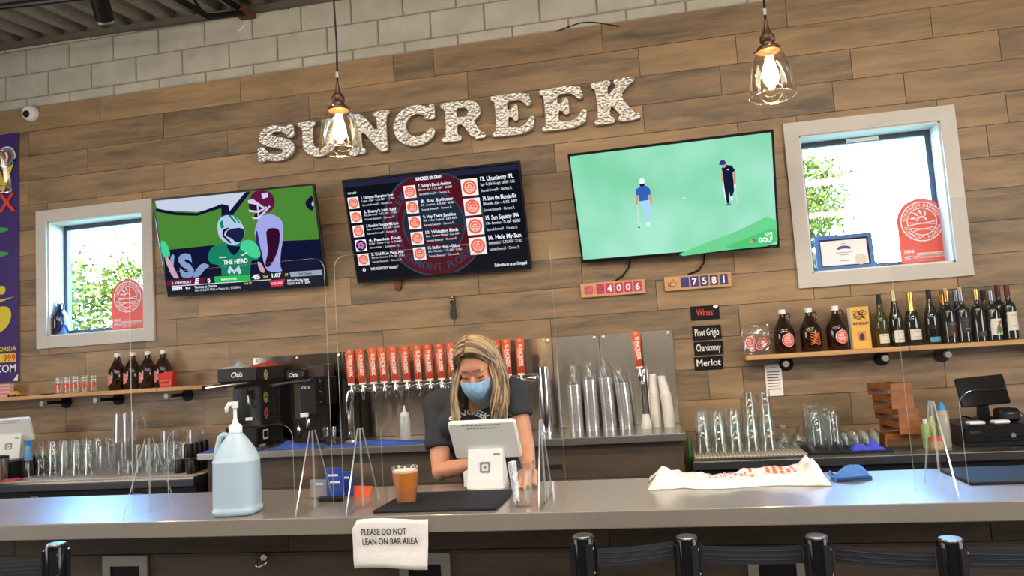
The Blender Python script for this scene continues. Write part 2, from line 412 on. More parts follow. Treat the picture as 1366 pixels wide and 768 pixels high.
# --- roof deck: ribs running away from the wall, angle along the wall, joist ends
g = G(); g.add([(XL, .2, CZ(XL, .2)+.08), (XR, .2, CZ(XR, .2)+.08), (XR, YF, CZ(XR, YF)+.08), (XL, YF, CZ(XL, YF)+.08),
                (XL, .2, CZ(XL, .2)+.11), (XR, .2, CZ(XR, .2)+.11), (XR, YF, CZ(XR, YF)+.11), (XL, YF, CZ(XL, YF)+.11)],
               [(0, 1, 2, 3), (7, 6, 5, 4), (0, 4, 5, 1), (1, 5, 6, 2), (2, 6, 7, 3), (3, 7, 4, 0)])
ceil = struct(g.build('ceiling', M_deck), 'corrugated galvanised metal roof deck above the block wall', 'ceiling')
x = XL+.05; rib0 = None
while x < XR-.15:
    q = G()
    for xx, zz in ((0, .08), (.045, 0), (.105, 0), (.15, .08)): pass
    P = [(0, .082), (.04, 0), (.11, 0), (.15, .082)]
    V = [(x+a, yy, CZ(x, yy)+b) for yy in (.0, YF+.02) for a, b in P]
    q.add(V, [(0, 1, 5, 4), (1, 2, 6, 5), (2, 3, 7, 6), (0, 3, 2, 1), (4, 5, 6, 7)]); q.build('deck_rib', M_deck, ceil)
    x += .2032
    if x < XR-.2:
        for yy in (-.12, -.5, -1.1):
            if x < 1: G().cyl((x-.026, yy, CZ(x, yy)+.055), (x-.026, yy, CZ(x, yy)+.09), .006, 6).build('deck_screw', M_black, ceil)
g = G(); g.add([(XL, -.03, CZ(XL)-.045), (XR, -.03, CZ(XR)-.045), (XR, .014, CZ(XR)-.045), (XL, .014, CZ(XL)-.045), (XL, -.03, CZ(XL)), (XR, -.03, CZ(XR)), (XR, .014, CZ(XR)), (XL, .014, CZ(XL))],
               [(0, 3, 2, 1), (4, 5, 6, 7), (0, 1, 5, 4), (1, 2, 6, 5), (2, 3, 7, 6), (3, 0, 4, 7)])
struct(g.build('trim_1', M_steelangle), 'steel angle where the roof deck meets the block wall', 'trim')
# joist: chords and webs running from the wall into the room
def joist(x, label):
    r = thing('roof_joist', label, 'joist', (x, 0, CZ(x)-.09), group='roof joists')
    dz = .10
    G().tube([(0, -.01, .04), (0, -9.3, .04-.93)], .024, 6).build('top_chord', M_blackm, r)
    G().tube([(0, -.02, .045), (0, -.55, -.22), (0, -9.3, -.22-.87)], .022, 6).build('bottom_chord', M_blackm, r)
    G().box(-.06, .06, -.16, .0, -.0, .05).build('bearing_seat', mat('rusty_primer', srgb(92, 60, 48), .8, noise=.2), r)
    for i in range(12):
        y = -.6-.7*i; G().tube([(0, y, -.225-(.0994*(-y-.55))), (0, y-.35, .04+.1*(y-.35)), (0, y-.7, -.225-.0994*(-y+.7-.55))], .010, 6).build('web_rod', M_blackm, r)
joist(at(330, 12, -.02).x, 'black steel joist bearing on the block wall, nearest the sign letter S')
# black cylinder spotlight hanging from the deck
p = at(140, 28, -.55); p2 = at(126, -30, -.75)
r = thing('spotlight', 'black cylinder spotlight hanging from the roof deck', 'light', (p.x, p.y, CZ(p.x, p.y)))
a = Vector((0, 0, p.z-CZ(p.x, p.y))); b = Vector((p2.x-p.x, p2.y-p.y, p2.z-CZ(p.x, p.y))); d = (b-a).normalized()
G().cyl(a, a+d*.30, .062, 20).build('can', M_black, r, auto=40)
G().cyl(a-d*.004, a+d*.012, .066, 20).build('rim_ring', M_screw, r, auto=40)
G().tube([a+d*.29, a+d*.33, (0, 0, .02)], .012, 8).build('stem', M_black, r)
# long black conduit under the deck, upper left corner
p = at(0, 9, -.9); q = at(78, 0, -.9)
dv = (q-p).normalized(); tag(G().tube([p-dv*1.2-p, Vector((0, 0, 0)), q-p, q+dv*.5-p], .022, 10).build('conduit', M_black, loc=p), 'black conduit running under the roof deck, top left corner', 'conduit')

# --- the rest of the room (behind and beside the camera)
M_room = mat('room_paint', srgb(134, 122, 108), .8); M_floor = mat('concrete_floor', srgb(128, 120, 110), .45, noise=.12, nscale=3)
struct(G().box(XL, XR, YF, .21, -.1, 0).build('floor', M_floor), 'polished concrete floor of the taproom', 'floor')
struct(G().box(XL-.15, XL, YF, .21, 0, 4.6).build('wall_left', M_room), 'left side wall of the taproom', 'wall')
struct(G().box(XR, XR+.15, YF, .21, 0, 4.6).build('wall_right', M_room), 'right side wall of the taproom', 'wall')
g = G().box(XL, XR, YF-.15, YF, 0, 4.0)
struct(g.build('wall_front', M_room), 'front wall of the taproom behind the camera', 'wall')
# --- ground and trees outside the back windows
struct(G().box(-30, 20, .4, 40, -.12, -.02).build('ground_outside', mat('pale_ground', srgb(90, 88, 60), .9, noise=.1, nscale=2)), 'pale ground outside behind the building', 'ground')
M_leafs = []
for nm, c in (('leaf_pale', (.085, .062, .008)), ('leaf_mid', (.050, .040, .004)), ('leaf_light', (.13, .088, .014))): M_leafs.append(mat(nm, c, .9, spec=0))
M_bark = mat('bark', srgb(120, 100, 80), .9, noise=.2, nscale=10)
def tree(x, y, h, rad, seed, label, n=2600):
    R = random.Random(seed); r = thing('tree', label, 'tree', (x, y, -.02))
    G().tube([(0, 0, 0), (.05, 0, h*.35), (0, .05, h*.7)], [.14, .10, .05], 8).build('trunk', M_bark, r, True)
    for k in range(5):
        t = R.uniform(0, 2*pi); G().tube([(.03, 0, h*(.3+.07*k)), (cos(t)*rad*.5, sin(t)*rad*.5, h*(.5+.07*k))], [.05, .02], 6).build('branch', M_bark, r, True)
    cl = [(R.gauss(0, rad*.42), R.gauss(0, rad*.42), h*R.uniform(.30, .95)) for _ in range(34)]
    g = G()
    for i in range(n):
        c = R.choice(cl); p = Vector((c[0]+R.gauss(0, rad*.16), c[1]+R.gauss(0, rad*.16), c[2]+R.gauss(0, rad*.14)))
        a = Vector((R.gauss(0, 1), R.gauss(0, 1), R.gauss(0, 1))).normalized(); b = a.orthogonal().normalized(); s = R.uniform(.03, .055)
        g.mi = R.randrange(3); g.add([p-a*s, p+b*s*.5, p+a*s, p-b*s*.5], [(0, 1, 2, 3)])
    o = g.build('foliage', M_leafs, r); o['kind'] = 'stuff'
    return r
c = at(120, 425, 4.2); tree(c.x+.1, 4.2, 3.4, 1.0, 1, 'pale green tree outside the left window', 5200)
c = at(1105, 320, 3.6); tree(c.x-.15, 3.6, 3.6, .66, 2, 'sunlit green tree outside the right window', 3600)
c = at(1190, 360, 6.5); tree(c.x, 6.5, 2.1, .9, 5, 'low pale bush outside the right window, behind the certificate', 1600)

# ================================================================== WALL-HUNG THINGS
# --- televisions
def tv(name, cen, yaw, tilt, roll, label, w=1.27, h=.7366):
    X = Vector((cos(yaw), sin(yaw), 0)); Z = Vector((0, 0, 1)); N = Z.cross(X)
    Z2 = cos(tilt)*Z-sin(tilt)*N; X2 = cos(roll)*X+sin(roll)*Z2; Z3 = -sin(roll)*X+cos(roll)*Z2; Yv = Z3.cross(X2)
    r = thing(name, label, 'television', cen, group='wall televisions')
    Mx = Matrix((X2, Yv, Z3)).transposed(); r.rotation_euler = Mx.to_euler()
    G().rbox(-w/2, w/2, 0, .03, -h/2, h/2, .006, .003, axis='y').build('housing', M_black, r)
    G().rbox(-w*.3, w*.3, .028, .062, -h*.18, h*.30, .02, .01, axis='y').build('rear_cover', M_blackm, r)
    C = Vector(cen); n = -Yv
    b = Matrix(Mx).transposed() @ (Vector((0, 1, 0))); wallp = b*(abs(cen[1])-.012)
    for s in (-.15, .15): G().tube([(s, .04, .05), (s+wallp.x, wallp.y, wallp.z)], .014, 8).build('bracket_arm', M_blackm, r)
    def uv(px, py):
        d = fwd+cr*((px-683)/F)-cu*((py-384)/F); t = (C-CAM).dot(n)/d.dot(n); q = CAM+d*t-C
        return (q.dot(X2), q.dot(Z3))
    return r, uv, w, h
def E(name, rgb, s=1.0): return emit('screen_'+name, srgb(*rgb), s)
def smooth_poly(pts, it=2):
    for _ in range(it):
        o = []
        for i in range(len(pts)):
            a, b = pts[i], pts[(i+1) % len(pts)]
            o += [(a[0]*.75+b[0]*.25, a[1]*.75+b[1]*.25), (a[0]*.25+b[0]*.75, a[1]*.25+b[1]*.75)]
        pts = o
    return pts
LY = [0]
def shape(r, uv, pts, m, name, lay, sm=1, sc=None):
    """flat picture element on a screen; pts in zoomed photo units given by sc=(x0,y0,scale)"""
    P = [uv(sc[0]+a/sc[2], sc[1]+b/sc[2]) for a, b in pts]
    P = smooth_poly(P, sm) if sm else P
    return G().poly(P, -.0006*lay).build(name, m, r)
def rect(x0, x1, z0, z1): return [(x0, z0), (x1, z0), (x1, z1), (x0, z1)]

# football television
r, uv, w, h = tv('television', (-2.975, -.181, 2.542), .021, .243, -.011, 'television showing a football game, leftmost of the three')
sc = (190, 230, 4.52); x0, x1, z0, z1 = -w/2+.014, w/2-.014, -h/2+.02, h/2-.014
scr = G().poly(rect(x0, x1, z0, z1), -.0006).build('screen', E('turf', (74, 132, 52), .9), r)
def P(pts, m, n, lay, sm=1): return shape(scr, uv, pts, m, n, lay, sm, sc)
def clampx(pts): return pts
P([(78, 172), (625, 118), (575, 178), (525, 240), (492, 205), (330, 238), (90, 225)], E('turf_white', (196, 204, 226), .9), 'field_paint', 2, 0)
P([(80, 215), (200, 240), (330, 245), (480, 190), (520, 200), (525, 235), (620, 120), (655, 116), (560, 240), (520, 285), (478, 280), (476, 215), (330, 262), (200, 258), (84, 236)], E('navy', (18, 20, 52), .9), 'field_line', 3, 0)
P([(1030, 130), (1034, 235), (1000, 222), (980, 190), (990, 165)], E('navy', (18, 20, 52)), 'field_line', 3)
P([(1030, 165), (1034, 210), (1018, 195)], E('turf_white', (196, 204, 226)), 'field_paint', 4)
P([(128, 468), (400, 440), (660, 420), (1072, 402), (1095, 625), (140, 640)], E('navy', (26, 30, 78)), 'boundary_wall', 2, 0)
for pts in ([(170, 500), (195, 490), (190, 545), (185, 600), (170, 560)],):
    P(pts, E('sky_letter', (126, 150, 190)), 'wall_letter', 3)
a = uv(190+275/4.52, 230+625/4.52); b = uv(190+275/4.52, 230+490/4.52)
G().text('S', a[0], a[1], (b[1]-a[1])*1.4, -.0021, 'c', .05).build('wall_letter', E('sky_letter', (126, 150, 190)), scr)
P([(360, 540), (412, 560), (380, 580), (340, 630), (300, 640), (310, 605)], E('sky_letter', (126, 150, 190)), 'wall_letter', 3)
# player in maroon helmet, white jersey
P([(690, 300), (720, 262), (780, 248), (838, 280), (852, 330), (846, 420), (836, 470), (830, 560), (848, 600), (760, 598), (735, 560), (715, 450), (672, 380)], E('white_jersey', (150, 156, 214)), 'player_jersey', 4)
P([(745, 340), (800, 332), (832, 350), (826, 440), (800, 520), (762, 575), (736, 560), (760, 480), (752, 420)], E('maroon_dark', (48, 12, 40)), 'player_arm', 5)
P([(690, 330), (710, 440), (725, 520), (700, 470), (680, 400)], E('navy2', (40, 40, 96)), 'jersey_stripe', 5)
P([(650, 150), (668, 118), (715, 106), (765, 112), (798, 150), (800, 205), (770, 240), (740, 246), (715, 225), (700, 180), (660, 180)], E('maroon', (92, 22, 60)), 'player_helmet', 6)
P([(640, 168), (700, 172), (738, 215), (720, 262), (690, 285), (668, 270), (690, 240), (645, 225)], E('maroon_dark', (48, 12, 40)), 'face_shadow', 6)
for q in ([(638, 168), (668, 160), (700, 182), (745, 215), (738, 222), (694, 196), (640, 186)], [(642, 225), (700, 232), (748, 205), (752, 213), (704, 244), (645, 238)], [(660, 268), (700, 270), (765, 200), (775, 205), (706, 282), (668, 280)], [(690, 190), (700, 190), (708, 270), (698, 272)], [(718, 130), (755, 120), (760, 148), (728, 160)]):
    P(q, E('maskwhite', (196, 190, 226)), 'face_mask', 7, 0)
# player in green
P([(398, 480), (430, 440), (500, 418), (560, 440), (610, 405), (665, 404), (700, 440), (718, 500), (690, 530), (655, 520), (650, 640), (480, 640), (478, 560), (400, 545)], E('green_jersey', (22, 122, 92)), 'player_jersey', 8)
P([(600, 410), (660, 402), (700, 440), (718, 500), (690, 520), (640, 500), (610, 470), (588, 460)], E('green_light', (66, 196, 140)), 'player_sleeve', 9)
P([(695, 530), (720, 545), (745, 600), (720, 605), (700, 570)], E('skin_pink', (196, 156, 170)), 'player_arm', 9)
P([(500, 430), (560, 445), (600, 440), (570, 490), (545, 500)], E('navy', (18, 20, 52)), 'jersey_collar', 9)
P([(456, 350), (455, 300), (480, 265), (520, 254), (570, 268), (605, 310), (620, 350), (615, 395), (590, 425), (545, 440), (500, 420), (465, 390)], E('helmet_w', (168, 190, 216)), 'player_helmet', 10)
P([(520, 340), (610, 330), (620, 372), (604, 412), (570, 425), (540, 395), (500, 380)], E('visor', (24, 30, 66)), 'helmet_visor', 11)
for q in ([(520, 258), (534, 256), (570, 300), (560, 306)], [(552, 262), (564, 266), (592, 302), (584, 306)], [(468, 300), (486, 288), (496, 330), (478, 340)]):
    P(q, E('green_jersey', (22, 122, 92)), 'helmet_stripe', 12, 0)
for q in ([(488, 345), (522, 330), (525, 338), (500, 356), (496, 378), (540, 420), (534, 428), (486, 384)],):
    P(q, E('black', (10, 10, 20)), 'face_mask', 12, 0)
P([(514, 600), (528, 560), (556, 590), (584, 560), (600, 604), (584, 612), (570, 590), (556, 612), (538, 590), (530, 612)], E('number_w', (190, 205, 226)), 'jersey_number', 9, 0)
def T(body, px, py, hpx, m, lay, align='c', fitpx=None, bold=.02, sh=0., S_=scr, U=None, s_=None):
    U = U or uv; s_ = s_ or sc
    a = U(s_[0]+px/s_[2], s_[1]+py/s_[2]); b = U(s_[0]+px/s_[2], s_[1]+(py-hpx)/s_[2])
    fit = None
    if fitpx: c = U(s_[0]+(px+fitpx)/s_[2], s_[1]+py/s_[2]); fit = c[0]-a[0]
    return G().text(body, a[0], a[1], (b[1]-a[1])*1.42, -.0006*lay, align, bold, fit, shear=sh).build('lettering', m, S_)
WT = E('text_white', (235, 238, 245), 1.0)
T('THE HEAD', 566, 548, 28, WT, 10, fitpx=148, sh=.2)
T('MARSHALL', 488, 514, 9, WT, 10, fitpx=44)
P([(590, 490), (604, 496), (634, 476), (636, 480), (606, 502)], WT, 'jersey_mark', 10, 0)
P([(108, 410), (140, 412), (168, 470), (166, 512), (120, 508)], E('green_light', (66, 196, 140)), 'player_sleeve', 5)
P([(130, 512), (158, 505), (218, 625), (225, 640), (190, 645)], E('skin_pink', (196, 156, 170)), 'player_arm', 5)
# score banner
P([(138, 640), (1092, 585), (1098, 640), (1104, 672), (160, 738), (148, 690)], E('ticker', (26, 30, 44)), 'score_banner', 13, 0)
P([(150, 650), (375, 632), (385, 668), (152, 683)], E('maroon', (110, 34, 66)), 'score_banner', 14, 0)
P([(436, 626), (652, 612), (656, 650), (442, 665)], E('score_green', (36, 178, 78)), 'score_banner', 14, 0)
P([(890, 598), (1082, 585), (1088, 615), (898, 628)], E('ticker_grey', (150, 160, 176)), 'score_banner', 14, 0)
P([(768, 650), (862, 640), (850, 682), (782, 690)], E('red_badge', (204, 40, 62)), 'score_badge', 15, 0)
P([(180, 682), (780, 642), (780, 645), (180, 686)], WT, 'score_rule', 15, 0)
T('E. KENTUCKY', 242, 668, 14, WT, 15, fitpx=120); T('E', 335, 664, 28, WT, 15, fitpx=32, bold=.06, sh=.3)
T('0', 406, 661, 24, WT, 15, bold=.04); T('MARSHALL', 528, 646, 14, WT, 15, fitpx=96); T('45', 690, 640, 26, WT, 15, fitpx=48, bold=.05)
T('2nd', 746, 632, 15, E('text_gold', (230, 206, 90)), 15); T('1:07', 813, 628, 22, WT, 15, fitpx=58, bold=.04); T('37', 874, 622, 15, E('text_gold', (230, 206, 90)), 15)
T('3rd Down', 984, 615, 16, E('ticker', (26, 30, 44)), 15, fitpx=80)
T('ESPN', 216, 706, 20, WT, 15, fitpx=62, bold=.06, sh=.2); T('MLB', 280, 700, 12, WT, 15, fitpx=28)
T('Yankees at Orioles', 385, 692, 15, WT, 15, fitpx=136); T('Cole (4-2, 2.91 ERA) vs Means (0-3, 5.52 ERA)', 458, 706, 14, WT, 15, fitpx=280, bold=0)
T('7:35 ET', 640, 672, 11, E('text_gold', (230, 206, 90)), 15, fitpx=50); T('COLLEGE', 815, 672, 14, WT, 16, fitpx=66)
T('MIA at Florida State', 942, 652, 14, WT, 15, fitpx=130); T('TODAY 4:30 ET   ESPN', 946, 670, 13, WT, 15, fitpx=140)
G().text('TCL', 0, -h/2+.004, .014, -.0012).build('maker_mark', M_grey, r)

# golf television
r, uv, w, h = tv('television', (.126, -.279, 2.513), -.105, .399, -.020, 'television showing two golfers on a green, rightmost of the three')
sc = (750, 170, 4.2667)
m = bpy.data.materials.new('screen_golf_green'); m.use_nodes = True; nt = m.node_tree; nt.nodes.clear()
o = nt.nodes.new('ShaderNodeOutputMaterial'); e = nt.nodes.new('ShaderNodeEmission'); tc = nt.nodes.new('ShaderNodeTexCoord'); n = nt.nodes.new('ShaderNodeTexNoise'); n.inputs['Scale'].default_value = 2.2; n.inputs['Detail'].default_value = 2
rp = nt.nodes.new('ShaderNodeValToRGB'); el = rp.color_ramp.elements; el[0].position = .35; el[0].color = (*srgb(122, 202, 160), 1); el[1].position = .68; el[1].color = (*srgb(160, 222, 198), 1)
for a, b in ((tc.outputs['Object'], n.inputs['Vector']), (n.outputs['Fac'], rp.inputs['Fac']), (rp.outputs['Color'], e.inputs['Color']), (e.outputs[0], o.inputs['Surface'])): nt.links.new(a, b)
scr = G().poly(rect(-w/2+.014, w/2-.014, -h/2+.022, h/2-.014), -.0006).build('screen', m, r)
P([(620, 740), (800, 660), (1000, 590), (1215, 480), (1228, 668), (900, 700)], E('rough_green', (104, 200, 138)), 'rough_grass', 2)
P([(900, 685), (1100, 610), (1220, 560), (1228, 668), (1000, 690)], E('rough_green2', (76, 188, 114)), 'rough_grass', 3)
BL = E('golf_blue', (52, 92, 176)); LB = E('golf_trouser', (160, 206, 236)); SK = E('golf_skin', (214, 140, 120)); NV = E('golf_navy', (20, 26, 52)); WC = E('golf_white', (226, 240, 246))
P([(438, 425), (495, 410), (508, 440), (505, 480), (496, 540), (480, 545), (470, 500), (460, 470)], LB, 'golfer_trousers', 4, 0)
P([(476, 540), (498, 536), (500, 560), (484, 562)], WC, 'golfer_shoe', 5)
P([(420, 352), (445, 335), (480, 332), (500, 350), (505, 380), (490, 384), (492, 412), (440, 420), (436, 388), (420, 385)], BL, 'golfer_shirt', 5, 0)
P([(419, 385), (434, 386), (430, 440), (420, 440)], SK, 'golfer_arm', 5, 0); P([(492, 384), (506, 380), (514, 430), (505, 440)], SK, 'golfer_arm', 5, 0)
P([(440, 318), (468, 316), (470, 332), (456, 340), (442, 334)], NV, 'golfer_hair', 5); P([(436, 312), (440, 292), (456, 286), (470, 296), (470, 318), (440, 322)], WC, 'golfer_cap', 6)
P([(425, 440), (430, 440), (438, 566), (434, 566)], E('club_grey', (200, 214, 214)), 'golf_club', 5, 0); P([(432, 562), (444, 566), (442, 574), (432, 570)], NV, 'golf_club', 6)
P([(684, 398), (705, 400), (700, 406), (686, 404)], WC, 'golf_hole', 4)
P([(916, 310), (975, 296), (978, 360), (968, 395), (956, 388), (950, 360), (948, 400), (952, 430), (938, 432), (925, 370)], NV, 'golfer_trousers', 5, 0)
P([(934, 432), (958, 430), (962, 442), (934, 446)], E('golf_shoe', (60, 120, 180)), 'golfer_shoe', 5); P([(956, 392), (972, 388), (970, 414), (960, 416)], WC, 'golfer_shoe', 6)
P([(906, 232), (930, 212), (965, 216), (984, 244), (970, 256), (974, 300), (918, 310), (916, 270)], NV, 'golfer_shirt', 6, 0)
P([(904, 244), (914, 262), (918, 305), (908, 306)], SK, 'golfer_arm', 5, 0); P([(972, 252), (988, 250), (988, 320), (978, 322)], SK, 'golfer_arm', 7, 0); P([(978, 322), (988, 320), (988, 345), (980, 348)], WC, 'golfer_glove', 7)
P([(905, 205), (930, 205), (934, 222), (915, 232)], SK, 'golfer_face', 7); P([(890, 210), (900, 188), (918, 183), (932, 196), (930, 210), (905, 214)], E('cap_blue', (40, 56, 120)), 'golfer_cap', 8)
P([(982, 345), (986, 345), (998, 432), (994, 432)], E('club_grey', (200, 214, 214)), 'golf_club', 5, 0)
P([(912, 310), (918, 310), (936, 436), (930, 430)], WC, 'trouser_stripe', 6, 0)
for q in ((934, 240, 12),): P([(936, 240), (948, 236), (946, 243)], WC, 'shirt_mark', 8, 0)
T('LIVE', 1177, 612, 17, WT, 4, fitpx=40, S_=scr, bold=.04); T('GOLF', 1158, 650, 26, WT, 4, fitpx=82, S_=scr, bold=.05)
for k, c in enumerate(((250, 200, 60), (240, 130, 40), (220, 50, 60), (120, 80, 170), (40, 120, 200), (60, 180, 90))):
    a0 = pi-k*pi/6; q = uv(750+1090/4.2667, 170+652/4.2667); G().disc(q[0], q[1], .022, -.0024, .005, 4, 1, a0-pi/6+.05, a0).build('channel_mark', E('peacock%d' % k, c), scr)
G().text('TCL', -.02, -h/2+.005, .015, -.0012).build('maker_mark', M_grey, r); G().text('Roku TV', w/2-.04, -h/2+.006, .010, -.0012).build('maker_mark', M_grey, r)
# two leads hanging down behind it
for pts in ([(841, 344), (839, 356), (830, 368), (818, 376)], [(940, 338), (939, 350), (932, 360), (918, 366)]):
    base = at(*pts[0], -.02); g = G().tube([at(a, b, -.014)-base for a, b in pts], .006, 8)
    tag(g.build('cord', M_black, None, True, base), 'black cord dangling below the golf television, towards the %s counter' % ('pink' if pts[0][0] < 900 else 'blue'), 'cord', 'television cords')

# menu television
r, uv, w, h = tv('television', (-1.479, -.177, 2.530), .007, .287, -.001, 'television showing the draft beer menu on black, middle of three')
sc = (440, 200, 4.043)
scr = G().poly(rect(-w/2+.012, w/2-.012, -h/2+.016, h/2-.012), -.0006).build('screen', E('menu_black', (14, 16, 26)), r)
q = uv(440+560/4.043, 200+400/4.043); rr = .355
MR = E('menu_maroon', (78, 20, 32)); MB = E('menu_slate', (52, 62, 84)); MG = E('menu_grey', (30, 42, 56))
def clipdisc(r0, r1, lay, m, name):
    N = 48; zt = h/2-.03; zb = -h/2+.02
    V = []
    for k in range(N):
        t = 2*pi*k/N; V.append([(q[0]+s*cos(t), max(min(q[1]+s*sin(t), zt), zb)) for s in (r0, r1)])
    for_ = G()
    vv = [(a[0], -.0006*lay, a[1]) for pr in V for a in pr]
    for_.add(vv, [(2*k, 2*k+1, (2*k+3) % (2*N), (2*k+2) % (2*N)) for k in range(N)]); for_.build(name, m, scr)
clipdisc(.225, rr, 2, MR, 'menu_watermark'); clipdisc(rr, rr+.012, 2, MB, 'menu_watermark'); clipdisc(.215, .225, 2, MB, 'menu_watermark'); clipdisc(0, .215, 2, MG, 'menu_watermark')
for z in (-.02, -.08, -.14): G().strip([(q[0]-.2+.4*t/12, q[1]+z+.02*sin(t*.5)) for t in range(13)], .02, -.0018).build('menu_watermark', MR, scr)
G().text('CLERMONT, FLORIDA', 0, 0, .075, -.0019, arc=(q[0], q[1], .325, -pi/2, True), bold=.01).build('lettering', MB, scr)
G().text('SUNCREEK', 0, 0, .075, -.0019, arc=(q[0], q[1], .262, pi*.93, False), bold=.01).build('lettering', MB, scr)
P([(70, 175), (1012, 75), (1018, 105), (76, 205)], E('menu_bar', (34, 34, 58)), 'menu_header', 2, 0)
T('SUNCREEK ON DRAFT', 536, 158, 17, WT, 4, fitpx=148, S_=scr, bold=.04)
T('TAP LIST', 120, 238, 10, WT, 4, fitpx=50, S_=scr)
LOGO_O = E('menu_orange', (228, 96, 66)); LW = E('menu_white', (232, 226, 224)); PU = E('menu_purple', (190, 110, 190))
def tile(px, py, s, purple=False):
    c0 = uv(440+px/4.043, 200+(py+s)/4.043); c1 = uv(440+(px+s)/4.043, 200+py/4.043)
    a = uv(440+px/4.043, 200+py/4.043); d = uv(440+(px+s)/4.043, 200+(py+s-8)/4.043)
    x = (c0[0]+c1[0])/2; z = (c0[1]+c1[1])/2; H = (a[1]-c0[1])/2
    t = G().poly(rect(x-H, x+H, z-H, z+H), -.0022).build('beer_tile', LW, scr)
    g = G()
    if purple:
        g.disc(x, z, H*.92, -.0026); g.mi = 1
        for k in range(5): g.disc(x+H*.45*cos(k*1.26), z+H*.4*sin(k*1.26), H*.28, -.0030, n=10)
        g.build('beer_badge', [E('black', (10, 10, 20)), PU], scr)
    else:
        g.disc(x, z, H*.86, -.0026); g.mi = 1; g.disc(x, z, H*.60, -.0028, H*.54); g.disc(x, z+H*.04, H*.26, -.0030, H*.18, 12, 1, 0, pi)
        for k in range(3): g.strip([(x-H*.45+H*.9*t_/6, z-H*(.08+.16*k)+H*.05*sin(t_)) for t_ in range(7)], H*.05, -.0030)
        g.build('beer_badge', [LOGO_O, LW], scr)
def item(px, py, s, l1, l2, l3, wd, big=1., purple=False):
    tile(px, py, s, purple)
    x = px+s+12
    T(l1, x, py+4+s*.10, s*.24*big, WT, 5, 'l', wd, .02, 0, scr); T(l2, x+2, py+2+s*.40, s*.17, WT, 5, 'l', wd*1.02, 0, 0, scr); T(l3, x+6, py+s*.78, s*.16, WT, 5, 'l', wd*.92, 0, 0, scr)
L3 = 'Suncreek Brewery®  ·  Clermont, FL'
for k, (a, b) in enumerate((('1. Clermont Champions Lager', 'Lager - Pale · 4.2% ABV · 12 IBU'), ('2. Shamy\'s Irish Red', 'Red Ale - Irish · 4.5% ABV · 17 IBU'), ('3. Moonlight Chocolate Milk Stout', 'Stout - American · 5.2% ABV · 25 IBU'), ('4. Passion Fruit', 'Cider - Other Fruit · 6.2% ABV'), ('5. End Run Pale Ale', 'Pale Ale - American · 5.7% ABV · 39 IBU'))):
    item(97+13.5*k, 255+76*k, 62, a, b, L3 if k != 3 else 'Brew Hub  ·  Lakeland, FL', 175, 1, k == 3)
for k, (a, b) in enumerate((('7. Gellner\'s Blonde Ambition', 'Blonde Ale · 5.1% ABV · 20 IBU'), ('8. Sol Splitter', 'IPA - American · 6.4% ABV · 60 IBU'), ('9. Hey There Sunshine', 'IPA - New England · 5.6% ABV'), ('10. Whistling Birds', 'Sour - Berliner Weisse · 4.2% ABV'), ('12. Stellar Haze - Galaxy', 'IPA - Milkshake · 7.2% ABV · 15 IBU'))):
    item(398+13.2*k, 192+83*k, 68, a, b, L3, 178)
for k, (a, b, wd) in enumerate((('13. Unanimity IPL', 'Lager - IPL (India Pale Lager) · 5.8% ABV · 45 IBU', 182), ('14. Save the Blonde Ale', 'Blonde Ale - 4.4% ABV', 182), ('15. Sun Squishy IPA', 'IPA - American · 7% ABV · 60 IBU', 182), ('16. Hefe My Sun', 'Hefeweizen · 5.4% ABV · 22 IBU', 178))):
    item(708+15*k, 155+105*k, 92, a, b, L3, wd, 1.05)
T('WIFI PASSWORD: "brewski1"', 222, 648, 15, WT, 5, 'l', 150, .02, 0, scr); T('Subscribe to us on Untappd', 890, 628, 17, WT, 5, 'l', 175, .03, 0, scr)
G().disc(*uv(440+186/4.043, 200+645/4.043), .012, -.003, .006, 12).build('wifi_mark', WT, scr)

# --- metal letters
def hammered():
    m = mat('hammered_galvanised', (.74, .71, .66), .34, .85, noise=.10, nscale=30); nt = m.node_tree; b = nt.nodes['Principled BSDF']
    tc = nt.nodes.new('ShaderNodeTexCoord'); v = nt.nodes.new('ShaderNodeTexVoronoi'); v.inputs['Scale'].default_value = 58
    bp = nt.nodes.new('ShaderNodeBump'); bp.inputs['Strength'].default_value = 1.0; bp.inputs['Distance'].default_value = .008
    nt.links.new(tc.outputs['Object'], v.inputs['Vector']); nt.links.new(v.outputs['Distance'], bp.inputs['Height']); nt.links.new(bp.outputs['Normal'], b.inputs['Normal'])
    return m
M_galv = hammered()
M_galvside = mat('letter_side', (.30, .28, .26), .5, .6)
def arcp(cx, cy, rx, ry, a0, a1, n=10): return [(cx+rx*cos(a0+(a1-a0)*i/n), cy+ry*sin(a0+(a1-a0)*i/n)) for i in range(n+1)]
D = pi/180
def serif(x0, x1, z, up, t=.10, rr=.045):
    return None
LET = {}
st = .25
LET['U'] = ([(0, 1), (.40, 1), (.42, .96), (.40, .90), (.34, .88), (.34, .36)]+arcp(.52, .36, .18, .17, 180*D, 360*D, 8)+[(.70, .88), (.62, .90), (.60, .96), (.62, 1), (.98, 1), (1.0, .96), (.98, .90), (.92, .88), (.92, .36)]+arcp(.52, .36, .42, .38, 0, -180*D, 14)+[(.10, .88), (.02, .90), (-.01, .95)], [])
LET['N'] = ([(0, 1), (.34, 1), (.76, .42), (.76, .88), (.68, .90), (.66, .96), (.68, 1), (1.06, 1), (1.08, .96), (1.06, .90), (.98, .88), (.98, .02), (.96, -.01), (.80, 0), (.30, .66), (.30, .12), (.38, .10), (.40, .04), (.38, 0), (0, 0), (-.02, .04), (0, .10), (.08, .12), (.08, .86), (.0, .90), (-.02, .95)], [])
